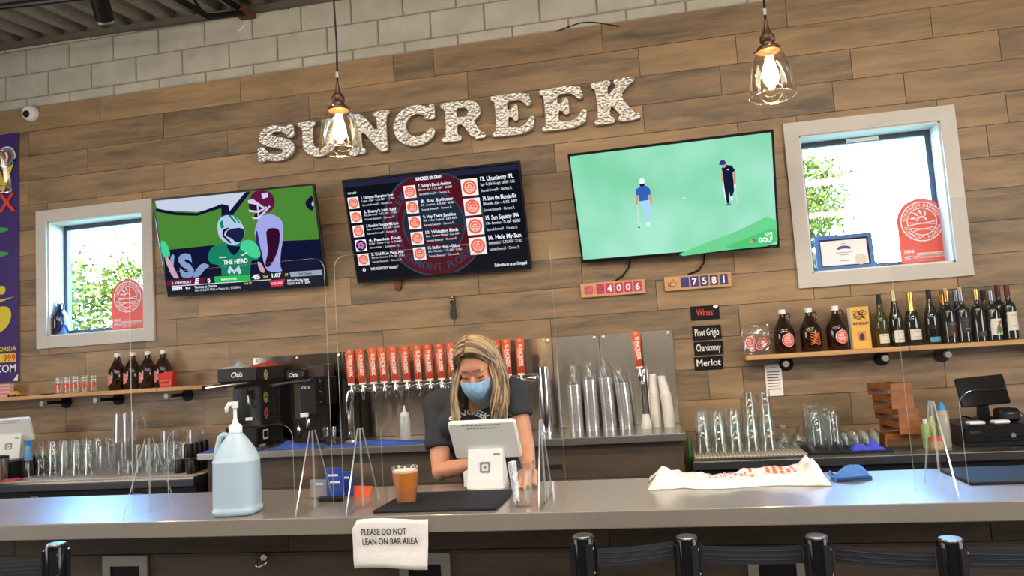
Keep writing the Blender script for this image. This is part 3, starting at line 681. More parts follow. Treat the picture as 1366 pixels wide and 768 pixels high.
LET['C'] = (arcp(.52, .5, .52, .52, 42*D, 318*D, 26)+[(.94, .22), (.97, .30), (.92, .36), (.85, .36), (.78, .28)]+arcp(.56, .5, .28, .32, 312*D, 48*D, 16)+[(.78, .72), (.74, .66), (.80, .63), (.94, .63), (.98, .66), (.98, .97), (.95, 1.0), (.86, .98)], [])
LET['R'] = ([(0, 1), (.60, 1)]+arcp(.60, .72, .34, .28, 90*D, -50*D, 12)+[(.74, .46), (.92, .12), (1.0, .11), (1.03, .05), (1.0, 0), (.74, 0), (.50, .42), (.34, .42), (.34, .12), (.42, .10), (.44, .04), (.42, 0), (0, 0), (-.02, .04), (0, .10), (.09, .12), (.09, .88), (0, .90), (-.02, .96)],
            [[(.34, .58), (.34, .86), (.50, .86)]+arcp(.52, .72, .14, .14, 80*D, -80*D, 8)+[(.50, .58)]])
LET['E'] = ([(0, 1), (.90, 1), (.97, .72), (.94, .68), (.87, .67), (.82, .76), (.70, .86), (.36, .86), (.36, .60), (.46, .61), (.52, .72), (.58, .73), (.62, .70), (.62, .38), (.59, .34), (.53, .35), (.48, .45), (.36, .46), (.36, .14), (.70, .14), (.86, .24), (.92, .38), (.99, .38), (1.02, .33), (.95, 0), (0, 0), (-.02, .04), (0, .10), (.09, .12), (.09, .88), (0, .90), (-.02, .96)], [])
LET['K'] = ([(0, 1), (.42, 1), (.44, .96), (.42, .90), (.35, .88), (.35, .60), (.62, .87), (.56, .90), (.55, .96), (.57, 1), (1.0, 1), (1.02, .95), (.99, .89), (.90, .87), (.62, .60), (.94, .13), (1.04, .11), (1.07, .05), (1.04, 0), (.58, 0), (.56, .05), (.59, .11), (.64, .13), (.44, .42), (.35, .33), (.35, .12), (.43, .10), (.45, .04), (.43, 0), (0, 0), (-.02, .04), (0, .10), (.09, .12), (.09, .88), (0, .90), (-.02, .96)], [])
LET['S'] = ([(.86, .99), (.92, .97), (.93, .68), (.89, .64), (.80, .64), (.76, .70)]+[(.70, .80), (.58, .865), (.46, .87), (.37, .83), (.36, .76), (.42, .70), (.58, .65), (.76, .58), (.88, .48), (.94, .34), (.91, .18), (.80, .05), (.62, -.02), (.44, -.02), (.28, .03), (.20, .02), (.17, -.01), (.08, -.01), (.05, .02), (.03, .36), (.06, .40), (.15, .40), (.20, .33), (.30, .20), (.46, .13), (.60, .14), (.67, .20), (.66, .29), (.58, .35), (.40, .40), (.22, .47), (.10, .58), (.06, .72), (.11, .88), (.22, .98), (.40, 1.03), (.56, 1.01), (.70, .95), (.78, .98)], [])
for k, (ch, px0, px1, pb, pt_, rt) in enumerate((('S', 342, 392, 215, 166, -1), ('U', 399, 451, 209, 158, 0), ('N', 466, 520, 205, 147, 0), ('C', 525, 580, 195, 139, 0), ('R', 590, 646, 188, 132, 0), ('E', 657, 712, 181, 122, 0), ('E', 723, 782, 173, 113, 1), ('K', 793, 852, 164, 103, 2))):
    cx, cz = (px0+px1)/2, (pb+pt_)/2
    a = at(px0, cz, -.05); b = at(px1, cz, -.05); lo = at(cx, pb-2, -.05); hi = at(cx, pt_+3, -.05)
    W_ = b.x-a.x; H_ = hi.z-lo.z; out, holes = LET[ch]
    mx = max(p[0] for p in out); fx = lambda P_: smooth_poly([(p[0]/mx*W_-W_/2, p[1]*H_) for p in P_], 1)
    r = thing('sign_letter', ['hammered metal letter S, first of the sign', 'hammered metal letter U behind the pendant lamp', 'hammered metal letter N in the sign', 'hammered metal letter C in the sign', 'hammered metal letter R in the sign', 'hammered metal letter E beside the R', 'hammered metal letter E beside the K', 'hammered metal letter K, last of the sign'][k], 'letter', ((a.x+b.x)/2, -.05, lo.z), group='metal sign letters')
    r.rotation_euler.y = radians(-rt)
    def inset(P_, d):
        n = len(P_); o = []
        ar = sum(P_[i][0]*P_[(i+1) % n][1]-P_[(i+1) % n][0]*P_[i][1] for i in range(n)); sg = 1 if ar > 0 else -1
        for i in range(n):
            t = (Vector(P_[(i+1) % n])-Vector(P_[i-1])).normalized(); o.append((P_[i][0]-t.y*d*sg, P_[i][1]+t.x*d*sg))
        return o
    op = inset(fx(out), -.007); hp = [inset(fx(hh), .007) for hh in holes]
    G().poly(op, .004, .044, hp).build('letter_body', M_galvside, r)
    G().poly(inset(op, .003), -.001, .006, [inset(hh, -.003) for hh in hp]).build('letter_face', M_galv, r)

# ================================================================== LOGO WORK
def logo(g, cx, cz, R, y, ring_text=False, fg=1, bgm=0, small=False):
    """round brewery badge: ring, rising sun, waves; material slots bgm and fg"""
    g.mi = bgm; g.disc(cx, cz, R, y, 0, 32, 4); g.mi = fg
    g.disc(cx, cz, R*.97, y-.0004, R*.915, 40); g.disc(cx, cz, R*.68, y-.0004, R*.635, 40)
    g.disc(cx, cz+R*.02, R*.25, y-.0004, R*.17, 16, 1, 0, pi)
    for k, (a, l) in enumerate(((150, .30), (118, .36), (88, .36), (58, .30))):
        a = radians(a); g.strip([(cx+cos(a+.25*t)*R*(.29+l*t*.85), cz+R*.02+sin(a+.25*t)*R*(.29+l*t*.85)) for t in (0, .35, .7, 1)], [R*.05, R*.10, R*.08, R*.01], y-.0004)
    for k in range(4):
        hw = R*math.sqrt(max(.0, .60**2-(.02+.14*k)**2))/1
        z0 = cz-R*(.02+.14*k); g.strip([(cx-hw+2*hw*t/10, z0-R*.06*sin(t/10*pi)*(-1)**k) for t in range(11)], R*.045, y-.0004)
    if ring_text:
        g.text('SUNCREEK BREWERY', 0, 0, R*.19, y-.0005, bold=.02, track=1.25, arc=(cx, cz, R*.735, pi/2, False))
        g.text('CLERMONT, FLORIDA', 0, 0, R*.19, y-.0005, bold=.02, track=1.25, arc=(cx, cz, R*.86, -pi/2, True))
    g.mi = 0
# ================================================================== SHELVES
ZL, ZR = 1.524, 1.497
def shelf(name, x0, x1, z, label, ends, brk):
    r = thing(name, label, 'shelf', ((x0+x1)/2, 0, z-.03)); c = (x0+x1)/2
    for a, b in ends: G().rbox(a-c, b-c, -.20, -.002, 0, .03, .006, .004, axis='x').build('board', M_shelf, r)
    for x in brk:
        g = G().tube([(x-c, -.002, -.035), (x-c, -.185, -.035)], .013, 10); g.build('bracket_pipe', M_blackm, r)
        G().cyl((x-c, -.215, -.035), (x-c, -.18, -.035), .019, 14).build('pipe_cap', M_grey, r); G().cyl((x-c+.03, -.012, -.04), (x-c+.03, -.002, -.04), .045, 18).build('pipe_flange', M_blackm, r)
shelf('wall_shelf', -6.2, -3.20, ZL, 'long wooden shelf on black pipe brackets, under the left window', [(-6.2, -3.66), (-3.655, -3.20)], [-5.6, -4.62, -4.16, -3.57])
shelf('wall_shelf', .50, 3.2, ZR, 'wooden shelf on black pipe brackets under the right window', [(.50, 1.45), (1.455, 3.2)], [.735, 1.31, 1.66, 2.25])

# --- growlers
def growler(label, group, loc, rotz=0, decal='badge', glass=None):
    r = thing('growler', label, 'growler', loc, rotz, group); R = .064
    prof = [(.0, .002), (R-.006, 0), (R, .006), (R, .135), (R-.006, .158), (R-.022, .185), (.024, .222), (.0195, .235), (.0195, .262), (.0, .262)]
    G().lathe(prof, n=28).build('body', glass or M_amber, r, auto=50)
    G().lathe([(.0225, .248), (.0225, .272), (.0205, .277), (0, .277)], n=20).build('cap', M_whitepl, r, auto=40)
    G().tube([(.018, 0, .246), (.036, 0, .250), (.050, 0, .240), (.052, 0, .222), (.044, 0, .200), (.036, 0, .192)], .0055, 8).build('handle', glass or M_amber, r, True)
    g = G(); g.map = wrap(R+.0006)
    if decal == 'badge': logo(g, 0, .082, .042, 0); g.build('badge_label', [M_redor, M_white], r)
    elif decal == 'mascot':
        R_ = random.Random(4)
        for k in range(6): g.strip([(-.034+.068*t/6+.004*R_.random(), .115-.013*k+.008*sin(t*1.3+k)) for t in range(7)], [.003, .008, .010, .007, .010, .008, .003], -.0003)
        g.build('painted_lion_mark', mat('brown_orange_print', srgb(196, 98, 30), .5), r)
    return r
for k, px in enumerate((157, 177.5, 198, 218.5)):
    p = at(px, 519, -.085); growler(['amber growler on the left shelf, leftmost of four', 'amber growler on the left shelf, second from left of four', 'amber growler on the left shelf, third from left of four', 'amber growler half hidden by the red paper tray'][k], 'growlers on the left shelf', (p.x, -.085, ZL), -.55)
for k, (px, d) in enumerate(((1047.5, 'badge'), (1083, 'mascot'), (1118.5, 'badge'))):
    p = at(px, 463, -.10); growler(['amber growler with round badge beside the bag of stickers', 'amber growler painted with a brown lion-like mark', 'amber growler with round badge beside the yellow book'][k], 'growlers on the right shelf', (p.x, -.10, ZR), .28, d)
p = at(80, 440, .07); growler('plain dark growler standing on the left window sill', None, (p.x, .07, WIN[0][2]+.012), -.3, None, mat('blue_black_glass', (.012, .016, .04), .06, coat=.6))

# --- red paper tray beside the growlers
p = at(223, 517, -.178); r = thing('paper_tray', 'small red paper tray with orange label in front of growlers', 'tray', (p.x, -.178, ZL))
MRed = mat('red_paper', srgb(206, 44, 38), .55)
G().loft([[(-.045, -.018, 0), (.045, -.018, 0), (.045, .018, 0), (-.045, .018, 0)], [(-.058, -.026, .10), (.068, -.026, .118), (.068, .026, .118), (-.058, .026, .10)]]).build('tray_body', MRed, r)
G().add([(-.040, -.0215, .015), (.048, -.0215, .015), (.052, -.0245, .052), (-.045, -.0245, .052)], [(0, 1, 2, 3)]).build('orange_label', M_orange, r)
G().text('SUNCREEK', 0, .028, .020, -.0262, fit=.066, bold=.03).build('lettering', mat('brown_ink', srgb(96, 40, 20), .6), r)
g = G(); g.M = Matrix.Translation((0, -.0275, 0)) @ Matrix.Rotation(radians(-8), 4, 'X'); g.strip([(-.038+.0065*t, .080+.010*sin(t*1.9)+.001*t) for t in range(13)], .006, -.002); g.strip([(-.03+.006*t, .062+.006*sin(t*2.3)) for t in range(11)], .004, -.002); g.build('script_print', M_white, r)

# --- shot glasses with orange prints, and bits at the left end
M_shotprint = mat('orange_drink_print', srgb(240, 84, 30), .4)
sg = None
for k, px in enumerate((79, 90, 101, 112.5, 125)):
    for j, yy in enumerate((-.155,)):
        p = at(px, 521, yy)
        lab = 'tall shot glass with orange print on left shelf, %s from left' % ('first', 'second', 'third', 'fourth', 'fifth')[k]
        if sg is None:
            sg = thing('shot_glass', lab, 'glass', (p.x, yy, ZL), .3, 'shot glasses on the left shelf')
            G().lathe([(0, .001), (.020, 0), (.026, .125), (.0245, .125), (.0185, .012), (0, .012)], n=18).build('bowl', M_glass, sg, auto=40)
            g = G(); g.map = wrap(.0245); g.poly(smooth_poly([(-.016, .03), (.016, .03), (.02, .055), (.010, .075), (0, .07), (-.012, .078), (-.02, .055)], 1), 0); g.build('orange_print', M_shotprint, sg)
            g = G(); g.map = wrap(.0262); g.text('SUNCREEK', 0, .085, .014, 0, fit=.036, bold=.02); g.text('BREWERY', 0, .105, .012, 0, fit=.034, bold=.02); g.build('white_print', M_white, sg)
        else: dup(sg, (p.x, yy, ZL), .3+.1*k, lab)
p = at(7, 528, -.11); r = thing('card_pack', 'pale pink pack standing at the left shelf end', 'box', (p.x, -.11, ZL)); G().box(-.06, .06, -.02, .02, 0, .10).build('pack', mat('pink_card', srgb(226, 178, 176), .6), r)
for k in range(3): G().box(-.055, .055, -.0206, -.02, .02+.028*k, .03+.028*k).build('stripe', mat('pink_stripe', srgb(204, 130, 130), .6), r)
p = at(19, 528, -.17); r = thing('toy_car', 'tiny yellow toy car on the left shelf', 'toy', (p.x, -.17, ZL))
G().poly(smooth_poly([(-.05, .010), (.05, .010), (.05, .022), (.028, .026), (.014, .042), (-.022, .042), (-.034, .026), (-.05, .022)], 1), -.018, .036).build('car_body', mat('toy_yellow', srgb(226, 160, 50), .35), r)
for sx in (-.03, .03):
    for sy in (-.017, .017): G().cyl((sx, sy-.004, .010), (sx, sy+.004, .010), .010, 12).build('wheel', M_black, r)
for k, px in enumerate((38, 52, 64)):
    p = at(px, 526, -.15); r = thing('bottle_opener', 'flat black bottle opener lying on the left shelf, %s from the toy car' % ('nearest', 'second', 'farthest')[k], 'opener', (p.x, -.15, ZL), .1*k, 'openers lying on the left shelf')
    G().poly(arcp(-.03, 0, .016, .016, 90*D, 270*D, 8)+[(.05, -.010), (.055, 0), (.05, .010)], 0, .006, [arcp(-.03, 0, .008, .008, 0, 330*D, 9)]).build('opener_plate', M_blackgl, r)
    ch = r.children[0]; ch.rotation_euler.x = -pi/2; ch.location.z = .006
    ch.location.z = .0065

# --- wall-hung bottle openers
def opener(px, py, label, red):
    p = at(px, py, -.004); r = thing('wall_opener', label, 'opener', (p.x, -.002, p.z), 0)
    m = mat('opener_iron' if not red else 'opener_red', (.05, .05, .05) if not red else (.10, .012, .012), .35, .7 if not red else .2)
    s = .09 if not red else .07
    body = smooth_poly([(-.014, .9*s), (.014, .9*s), (.020, .4*s), (.012, .1*s), (.024, -.4*s), (.022, -.85*s), (0, -s), (-.022, -.85*s), (-.024, -.4*s), (-.012, .1*s), (-.020, .4*s)], 2)
    G().poly(body, -.024, .022).build('opener_plate', m, r)
    G().tube([(-.018, -.030, .3*s), (-.010, -.04, .55*s), (.010, -.04, .55*s), (.018, -.030, .3*s)], .005, 8).build('opener_hook', M_chrome, r, True)
    G().cyl((0, -.030, .75*s), (0, -.022, .75*s), .006, 10).build('screw', M_screw, r)
    if red: r.rotation_euler.y = radians(24)
opener(605, 409, 'dark iron bottle opener fixed to the wall above the taps', False)
opener(534, 376, 'small dark red bottle opener on the wall below the menu television', True)

# --- security camera
p = at(37, 150, -.045); r = thing('security_camera', 'white dome security camera at the top left of wall', 'camera', (p.x, -.002, p.z))
g = G(); g.M = Matrix.Rotation(pi/2, 4, 'X'); g.lathe([(.066, 0), (.066, .018), (.06, .04), (.05, .052), (0, .054)], n=24); g.build('housing', M_whitepl, r, auto=40)
g = G(); g.M = Matrix.Translation((-.004, -.045, -.014)) @ Matrix.Rotation(pi/2+.25, 4, 'X'); g.lathe([(.030, 0), (.029, .012), (.020, .024), (0, .028)], n=20); g.build('lens_dome', M_blackgl, r, auto=50)

# --- purple banner
bx = at(22, 177, -.012); zb0 = at(28, 508, -.012).z; X1 = -5.012; H_ = bx.z-zb0
r = thing('banner', 'purple festival banner hanging at the far left of wall', 'banner', (X1-.45, -.010, zb0))
g = G(); n = 16; V = []
for i in range(n+1):
    for j in range(7):
        V.append((-.45+.9*j/6, -.004-.004*sin(j*1.1+i*.4), H_*i/n))
g.add(V, [(i*7+j, i*7+j+1, (i+1)*7+j+1, (i+1)*7+j) for i in range(n) for j in range(6)]); g.build('banner_sheet', mat('purple_vinyl', srgb(66, 46, 116), .45, noise=.06, nscale=4), r, True)
def bz(py): return at(24, py, -.012).z-zb0
YE = mat('banner_yellow', srgb(226, 206, 64), .5); RE = mat('banner_red', srgb(222, 70, 46), .5); GR = mat('banner_green', srgb(70, 160, 90), .5)
yb = -.011
G().text('W', .43, bz(253), .36, yb, 'r', .03).build('lettering', YE, r); G().text('IX', .43, bz(280), .20, yb, 'r', .03).build('lettering', RE, r)
G().text('FLORIDA', .435, bz(467), .052, yb, 'r', .02).build('lettering', YE, r); G().poly(rect(-.1, .43, bz(482), bz(470)), yb).build('date_strip', YE, r)
G().text('999', .425, bz(480.5), .075, yb-.001, 'r', .02).build('lettering', RE, r); G().text('.COM', .43, bz(495), .085, yb, 'r', .02).build('lettering', M_white, r)
g = G(); c = (.345, bz(208)); g.disc(*c, .088, yb); g.mi = 1; g.disc(*c, .078, yb-.0004, .052); g.mi = 2; g.disc(*c, .052, yb-.0008); g.mi = 0; g.strip([(.345, c[1]-.04), (.355, c[1]), (.34, c[1]+.04)], .02, yb-.0012); g.build('round_emblem', [M_white, mat('emblem_blue', srgb(110, 130, 160), .5), mat('emblem_brown', srgb(120, 70, 50), .5)], r)
for z, ln in ((308, .16), (340, .10)):
    g = G(); z = bz(z); g.poly(smooth_poly([(.12, z), (.26, z+.05), (.40, z+.02), (.26, z-.01)], 1), yb); g.build('palm_leaf', GR, r)
g = G(); g.disc(.30, bz(385), .036, yb, 0, 20); g.build('figure_head', YE, r); G().poly([(.06, bz(402)), (.42, bz(395)), (.26, bz(402)), (.06, bz(406))], yb).build('figure_arm', YE, r)
G().poly(smooth_poly([(.10, bz(440)), (.22, bz(408)), (.36, bz(406)), (.40, bz(420)), (.34, bz(438)), (.20, bz(446))], 2), yb).build('figure_body', YE, r)
G().poly([(.40, -.0+.005), (.45, .005), (.45, .06)], yb-.002).build('curled_corner', M_white, r)

# --- social counters
def counter_box(x0, x1, z0, z1, label, icon, digits, col):
    r = thing('follower_counter', label, 'counter', ((x0+x1)/2, -.002, z0), group='follower counters'); w = x1-x0; h = z1-z0
    G().rbox(-w/2, w/2, -.028, 0, 0, h, .008, .004, axis='y').build('case', M_shelf, r)
    m = mat('flap_'+icon, col, .45)
    for k, d in enumerate(' '+digits):
        cx = -w/2+.135+k*.0625
        f = G().box(cx-.026, cx+.026, -.030, -.0275, .017, h-.013).build('flap', m, r)
        G().box(cx-.026, cx+.026, -.0304, -.0300, h/2-.001, h/2+.001).build('flap_split', M_black, f)
        if d != ' ': G().text(d, cx, h*.30, .062, -.0308, bold=.03).build('digit', M_white, f)
    g = G(); cx = -w/2+.055
    if icon == 'pink':
        o = [(cx+a, h/2+b) for a, b in arcp(.018, .018, .011, .011, 0, 90*D, 4)+arcp(-.018, .018, .011, .011, 90*D, 180*D, 4)+arcp(-.018, -.018, .011, .011, 180*D, 270*D, 4)+arcp(.018, -.018, .011, .011, 270*D, 360*D, 4)]
        g.poly(o, -.0286); g.build('icon', mat('icon_magenta', srgb(196, 48, 110), .5), r)
        g = G(); g.disc(cx, h/2, .0125, -.0290, .0085, 18); g.disc(cx+.0135, h/2+.0135, .003, -.029, 0, 8); o2 = [(cx+(a-cx)*.78, h/2+(b-h/2)*.78) for a, b in o]; g.strip(o2+o2[:1], .003, -.0290); g.build('icon_outline', M_shelf, r)
    else:
        P_ = [(-.03, -.02), (-.018, -.02), (-.018, .004), (-.03, .004), (-.03, -.02)]; Q_ = [(-.015, -.018), (-.015, .002), (-.004, .012), (0, .028), (.006, .026), (.006, .008), (.024, .006), (.022, -.016), (.012, -.02), (-.015, -.018)]
        for q in (P_, Q_): g.strip([(cx+a, h/2+b) for a, b in q], .003, -.0286)
        g.build('icon', mat('brown_ink', srgb(96, 40, 20), .6), r)
counter_box(-.524, -.088, 1.952, 2.051, 'wooden follower counter with pink flaps reading 4006', 'pink', '4006', srgb(190, 48, 100))
counter_box(.037, .472, 1.953, 2.051, 'wooden like counter with blue flaps reading 7581', 'blue', '7581', srgb(46, 48, 122))

# --- wine boards
def board(x0, x1, z0, z1, t, label, col, ti=0):
    r = thing('chalk_sign', label, 'sign', ((x0+x1)/2, -.002, z0), group='black wine signs'); w = x1-x0; h = z1-z0
    G().rbox(-w/2, w/2, -.008, 0, 0, h, .004, .001, axis='y').build('board', M_blackm, r)
    G().text(t, 0, h*.30, h*.72, -.0090, fit=w*(.62 if col is not M_white else .84), bold=.012).build('lettering', col, r); r.rotation_euler.y = ti
    if col is not M_white:
        g = G(); g.poly(smooth_poly([(w*.28, h*.92), (w*.40, h*1.0), (w*.49, h*.94), (w*.44, h*.80), (w*.40, h*.72), (w*.33, h*.80)], 1), -.0092); g.build('white_emblem', M_white, r)
board(.193, .377, 1.748, 1.84, 'Wines:', 'black sign reading Wines in red chalk', mat('red_chalk', srgb(214, 76, 66), .7))
board(.194, .378, 1.615, 1.709, 'Pinot Grigio', 'black sign reading Pinot Grigio', M_white)
board(.196, .381, 1.516, 1.605, 'Chardonnay', 'black sign reading Chardonnay', M_white, .005)
board(.190, .373, 1.418, 1.505, 'Merlot', 'black sign reading Merlot', M_white)
# --- white notice under the right shelf
r = thing('notice_plaque', 'small white printed notice under the right shelf', 'sign', (.68, -.002, 1.226)); w, h = .104, .205
G().rbox(-w/2, w/2, -.008, 0, 0, h, .003, .001, axis='y').build('plate', M_white, r)
MK = mat('grey_ink', srgb(90, 90, 90), .7)
for k, (t, b) in enumerate((('ACT RESPONSIBLY', .0), ('please drink with care', 0), ('be good to others', .04), ('DO NOT DRIVE', .05), ('if you have been', 0), ('drinking today', .0), ('thank you', 0))):
    G().poly(rect(-w*.39, w*(.39-.05*(k % 3)), h*(.74-.09*k), h*(.74-.09*k)+.006+.06*b), -.0086).build('printed_line', MK, r)
G().tube([(w*(-.36+.72*t/8), -.009, h*(.86+.035*sin(pi*t/8))) for t in range(9)], .0016, 5).build('printed_arch', MK, r)
for s in (-1, 1): G().cyl((s*w*.43, -.011, h*.95), (s*w*.43, -.008, h*.95), .004, 8).build('screw', M_black, r)

# --- arched window signs
def arch_sign(px, py, wpx, win, label, ti):
    p = at(px, py, .14); w = (at(px+wpx/2, py-40, .14).x-at(px-wpx/2, py-40, .14).x); R = w/2; Hh = w*1.40-R
    r = thing('arched_sign', label, 'sign', (p.x, .142, WIN[win][2]+.026), group='arched red window signs'); r.rotation_euler.x = ti
    out = [(-R, 0.012), (-R+.012, 0), (R-.012, 0), (R, .012)]+arcp(0, Hh, R, R, 0, pi, 24)
    G().poly(out, 0, .006).build('panel', M_redor, r)
    g = G(); logo(g, 0, Hh-.002, R*.90, -.0008, True); g.build('round_badge', [M_redor, M_white], r)
    hh = Hh-R*.94
    G().text('DRINK', -R*.84, hh*.52+.0, R*.20, -.0012, 'l', .03, R*.42).build('lettering', M_white, r); G().text('LOCAL', -R*.84, hh*.06+.02, R*.20, -.0012, 'l', .03, R*.42).build('lettering', M_white, r)
    G().poly(rect(-R*.34, R*.86, hh*.34, hh*.34+R*.13), -.0012).build('white_bar', M_white, r)
    G().text('INDEPENDENTLY OWNED', R*.26, hh*.34+R*.02, R*.12, -.0018, 'c', .02, R*1.1).build('lettering', M_redor, r)
    G().text('COMMUNITY FOCUSED', R*.26, hh*.10+.022, R*.11, -.0012, 'c', .02, R*1.1).build('lettering', M_white, r)
    G().text('SUNCREEK BREWING COMPANY', 0, .028, R*.17, -.0012, 'c', .02, R*1.72).build('lettering', M_white, r); G().text('CLERMONT, FL', 0, .012, R*.07, -.0012, 'c', 0, R*.6).build('lettering', M_white, r)
arch_sign(170.5, 438, 42, 0, 'red arched brewery sign standing in the left window', 0)
arch_sign(1236, 350, 67, 1, 'red arched brewery sign standing in the right window', 0)
# --- framed certificate
p = at(1128, 358, .11); r = thing('framed_certificate', 'blue framed certificate leaning in the right window', 'frame', (p.x, .085, WIN[1][2]+.013)); r.rotation_euler.x = -.10; w, h = .355, .235
MF = mat('blue_frame', srgb(40, 92, 156), .35)
o = rect(-w/2, w/2, 0, h); t = .026; i = [(-w/2+t, t), (-w/2+t, h-t), (w/2-t, h-t), (w/2-t, t)]
c4 = [(-w/2, 0), (w/2, 0), (w/2, h), (-w/2, h)]; i4 = [(-w/2+t, t), (w/2-t, t), (w/2-t, h-t), (-w/2+t, h-t)]
for k in range(4): j = (k+1) % 4; G().poly([c4[k], c4[j], i4[j], i4[k]], -.008, .02).build('frame_rail', MF, r)
G().poly(rect(-w/2+t, w/2-t, t, h-t), .004, .004).build('mat_board', M_black, r); pp = G().poly(rect(-w/2+t+.009, w/2-t-.009, t+.009, h-t-.009), .002, .001).build('certificate', M_white, r)
G().poly(smooth_poly([(-.045, .135), (0, .145), (.045, .135), (.040, .155), (0, .165), (-.040, .155)], 1), .0012).build('ribbon_print', mat('ink_blue', srgb(50, 70, 130), .5), pp)
for z, ww in ((.115, .10), (.10, .06), (.175, .03), (.06, .06)): G().box(-ww/2, ww/2, .001, .0015, z, z+.003).build('printed_line', MK, pp)
g = G(); g.disc(.095, .065, .036, .0012, 0, 20); g.build('seal', mat('seal_cream', srgb(214, 204, 178), .5), pp)

# --- bag of stickers
p = at(1010, 470, -.10); r = thing('sticker_bag', 'clear plastic bag of round red stickers on the right shelf', 'bag', (p.x, -.11, ZR))
R_ = random.Random(5); rg = []
for k in range(9):
    t = k/8; ww = .088*(1-.10*abs(t-.3)); dd = .045*(1-t)**.7+.003; rg.append([(ww*cos(a)*(1+.05*R_.uniform(-1, 1)), dd*sin(a)*(1+.2*R_.uniform(-1, 1)), .185*t+.002+.006*cos(a*2)*t) for a in [2*pi*i/18 for i in range(18)]])
G().loft(rg).build('bag_film', M_plas, r)
for k in range(7):
    st_ = G(); st_.M = Matrix.Translation((-.06+.12*R_.random(), -.028+.05*R_.random(), .045+.05*R_.random())) @ Matrix.Rotation(R_.uniform(-.6, .6), 4, 'Z') @ Matrix.Rotation(R_.uniform(-.5, .5), 4, 'X')
    st_.disc(0, 0, .032, 0, 0, 20, 2); st_.mi = 1; st_.disc(0, 0, .030, -.0006, .026, 20); st_.disc(0, 0, .014, -.0006, .011, 16); st_.build('sticker', [M_orange if k % 2 else M_redor, M_white], r)
# --- yellow book
p = at(1151, 461, -.12); r = thing('card_box', 'yellow illustrated card box standing beside the wine bottles', 'box', (p.x, -.12, ZR), .25)
MY = mat('yellow_cover', srgb(232, 178, 62), .5, noise=.12, nscale=30); w, h = .118, .26
G().box(-w/2, w/2, 0, .04, 0, h).build('cover', MY, r); G().box(-w/2-.0006, -w/2, .003, .037, .004, h-.004).build('page_edge', M_white, r)
R_ = random.Random(8); MBk = mat('dark_brown_ink', srgb(70, 40, 26), .6)
for k in range(6): G().strip([(w*(-.38+.76*t/7), h*(.72+.035*k)+.006*sin(t*1.7+k)) for t in range(8)], [.002, .006, .003, .008, .004, .007, .003, .002], -.0006).build('illustration', MBk, r)
G().strip([(-w*.39+w*.78*t/16, h*.60+.007*(-1)**t) for t in range(17)], .012, -.0008).build('title_print', mat('purple_ink', srgb(96, 44, 60), .5), r)
G().poly(rect(-.028, .028, h*.17, h*.42), -.0006).build('picture_panel', mat('tan_ink', srgb(206, 140, 84), .5), r); G().poly(smooth_poly([(-.02, h*.2), (.02, h*.2), (.014, h*.36), (-.01, h*.38)], 1), -.001).build('picture', MBk, r)

# --- bottles
MLab = mat('cream_label', srgb(226, 220, 204), .6); MFgold = mat('gold_foil', (.62, .42, .12), .28, .9); MFred = mat('red_foil', srgb(96, 30, 36), .35, .3); MFor = mat('copper_foil', (.60, .30, .08), .25, .9); MFgrey = mat('grey_foil', (.25, .26, .30), .3, .8); MDarkL = mat('dark_label', srgb(46, 40, 40), .5); MTealL = mat('sky_label', srgb(96, 160, 190), .5)
MGreenB = mat('green_bottle', (.05, .055, .012), .06, coat=.6); MCork = mat('cork', srgb(206, 170, 120), .7)
def bottle(px, y, kind, glass, foil, lab, label, h=.31, R=.0375, cork=False, lz=(.05, .13), txt=None, labw=1.9, extra=None):
    p = at(px, 452, y); r = thing('wine_bottle', label, 'bottle', (p.x, y, ZR), .25, 'bottles on the right shelf')
    if kind == 'bord': prof = [(0, .006), (R*.8, 0), (R, .006), (R, h*.60), (R*.92, h*.645), (R*.6, h*.69), (R*.40, h*.73), (.0135, h*.78), (.0135, h), (0, h)]
    elif kind == 'burg': prof = [(0, .006), (R*.85, 0), (R, .006), (R, h*.46), (R*.93, h*.54), (R*.72, h*.64), (R*.48, h*.74), (.0145, h*.82), (.0135, h), (0, h)]
    else: prof = [(0, .006), (R*.85, 0), (R, .006), (R, h*.42), (R*.95, h*.52), (R*.78, h*.62), (R*.55, h*.72), (.018, h*.80), (.0155, h*.92), (.0165, h*.97), (.0165, h), (0, h)]
    G().lathe(prof, n=24).build('glass_body', glass, r, auto=50)
    f0 = h*(.80 if kind != 'champ' else .66)
    if foil:
        if kind == 'champ': fp = [(R*.70, f0), (R*.56, h*.725), (.0195, h*.80), (.017, h*.92), (.0185, h*.97), (.0180, h+.002), (0, h+.003)]
        else: fp = [(.0148, f0), (.0144, h+.001), (0, h+.002)]
        G().lathe(fp, n=20, cap=False).build('capsule', foil, r, auto=50)
    if cork: G().cyl((0, 0, h), (0, 0, h+.022), .011, 12).build('cork', MCork, r)
    if lab:
        g = G(); g.map = wrap(R+.0006); n = 10; ww = R*labw
        g.add([(-ww/2+ww*i/n, 0, z) for z in (lz[0], lz[1]) for i in range(n+1)], [(i, i+1, n+2+i, n+1+i) for i in range(n)]); lo = g.build('paper_label', lab, r)
        g = G(); g.map = wrap(R+.0012)
        if txt: g.text(txt, 0, lz[0]+(lz[1]-lz[0])*.42, (lz[1]-lz[0])*.24, 0, fit=ww*.6, bold=.02)
        for q in (.24, .80): g.add([(-ww*.25+ww*.5*i/4, 0, lz[0]+(lz[1]-lz[0])*q+dz) for dz in (0, .002) for i in range(5)], [(i, i+1, 6+i, 5+i) for i in range(4)])
        g.build('label_print', MK if lab is not MDarkL else mat('pale_ink', srgb(190, 180, 160), .6), lo)
    if extra: extra(r, R, h)
    return r
def neckband(r, R, h):
    G().lathe([(R*.80, h*.57), (R*.70, h*.62)], n=20, cap=False).build('neck_band', MLab, r)
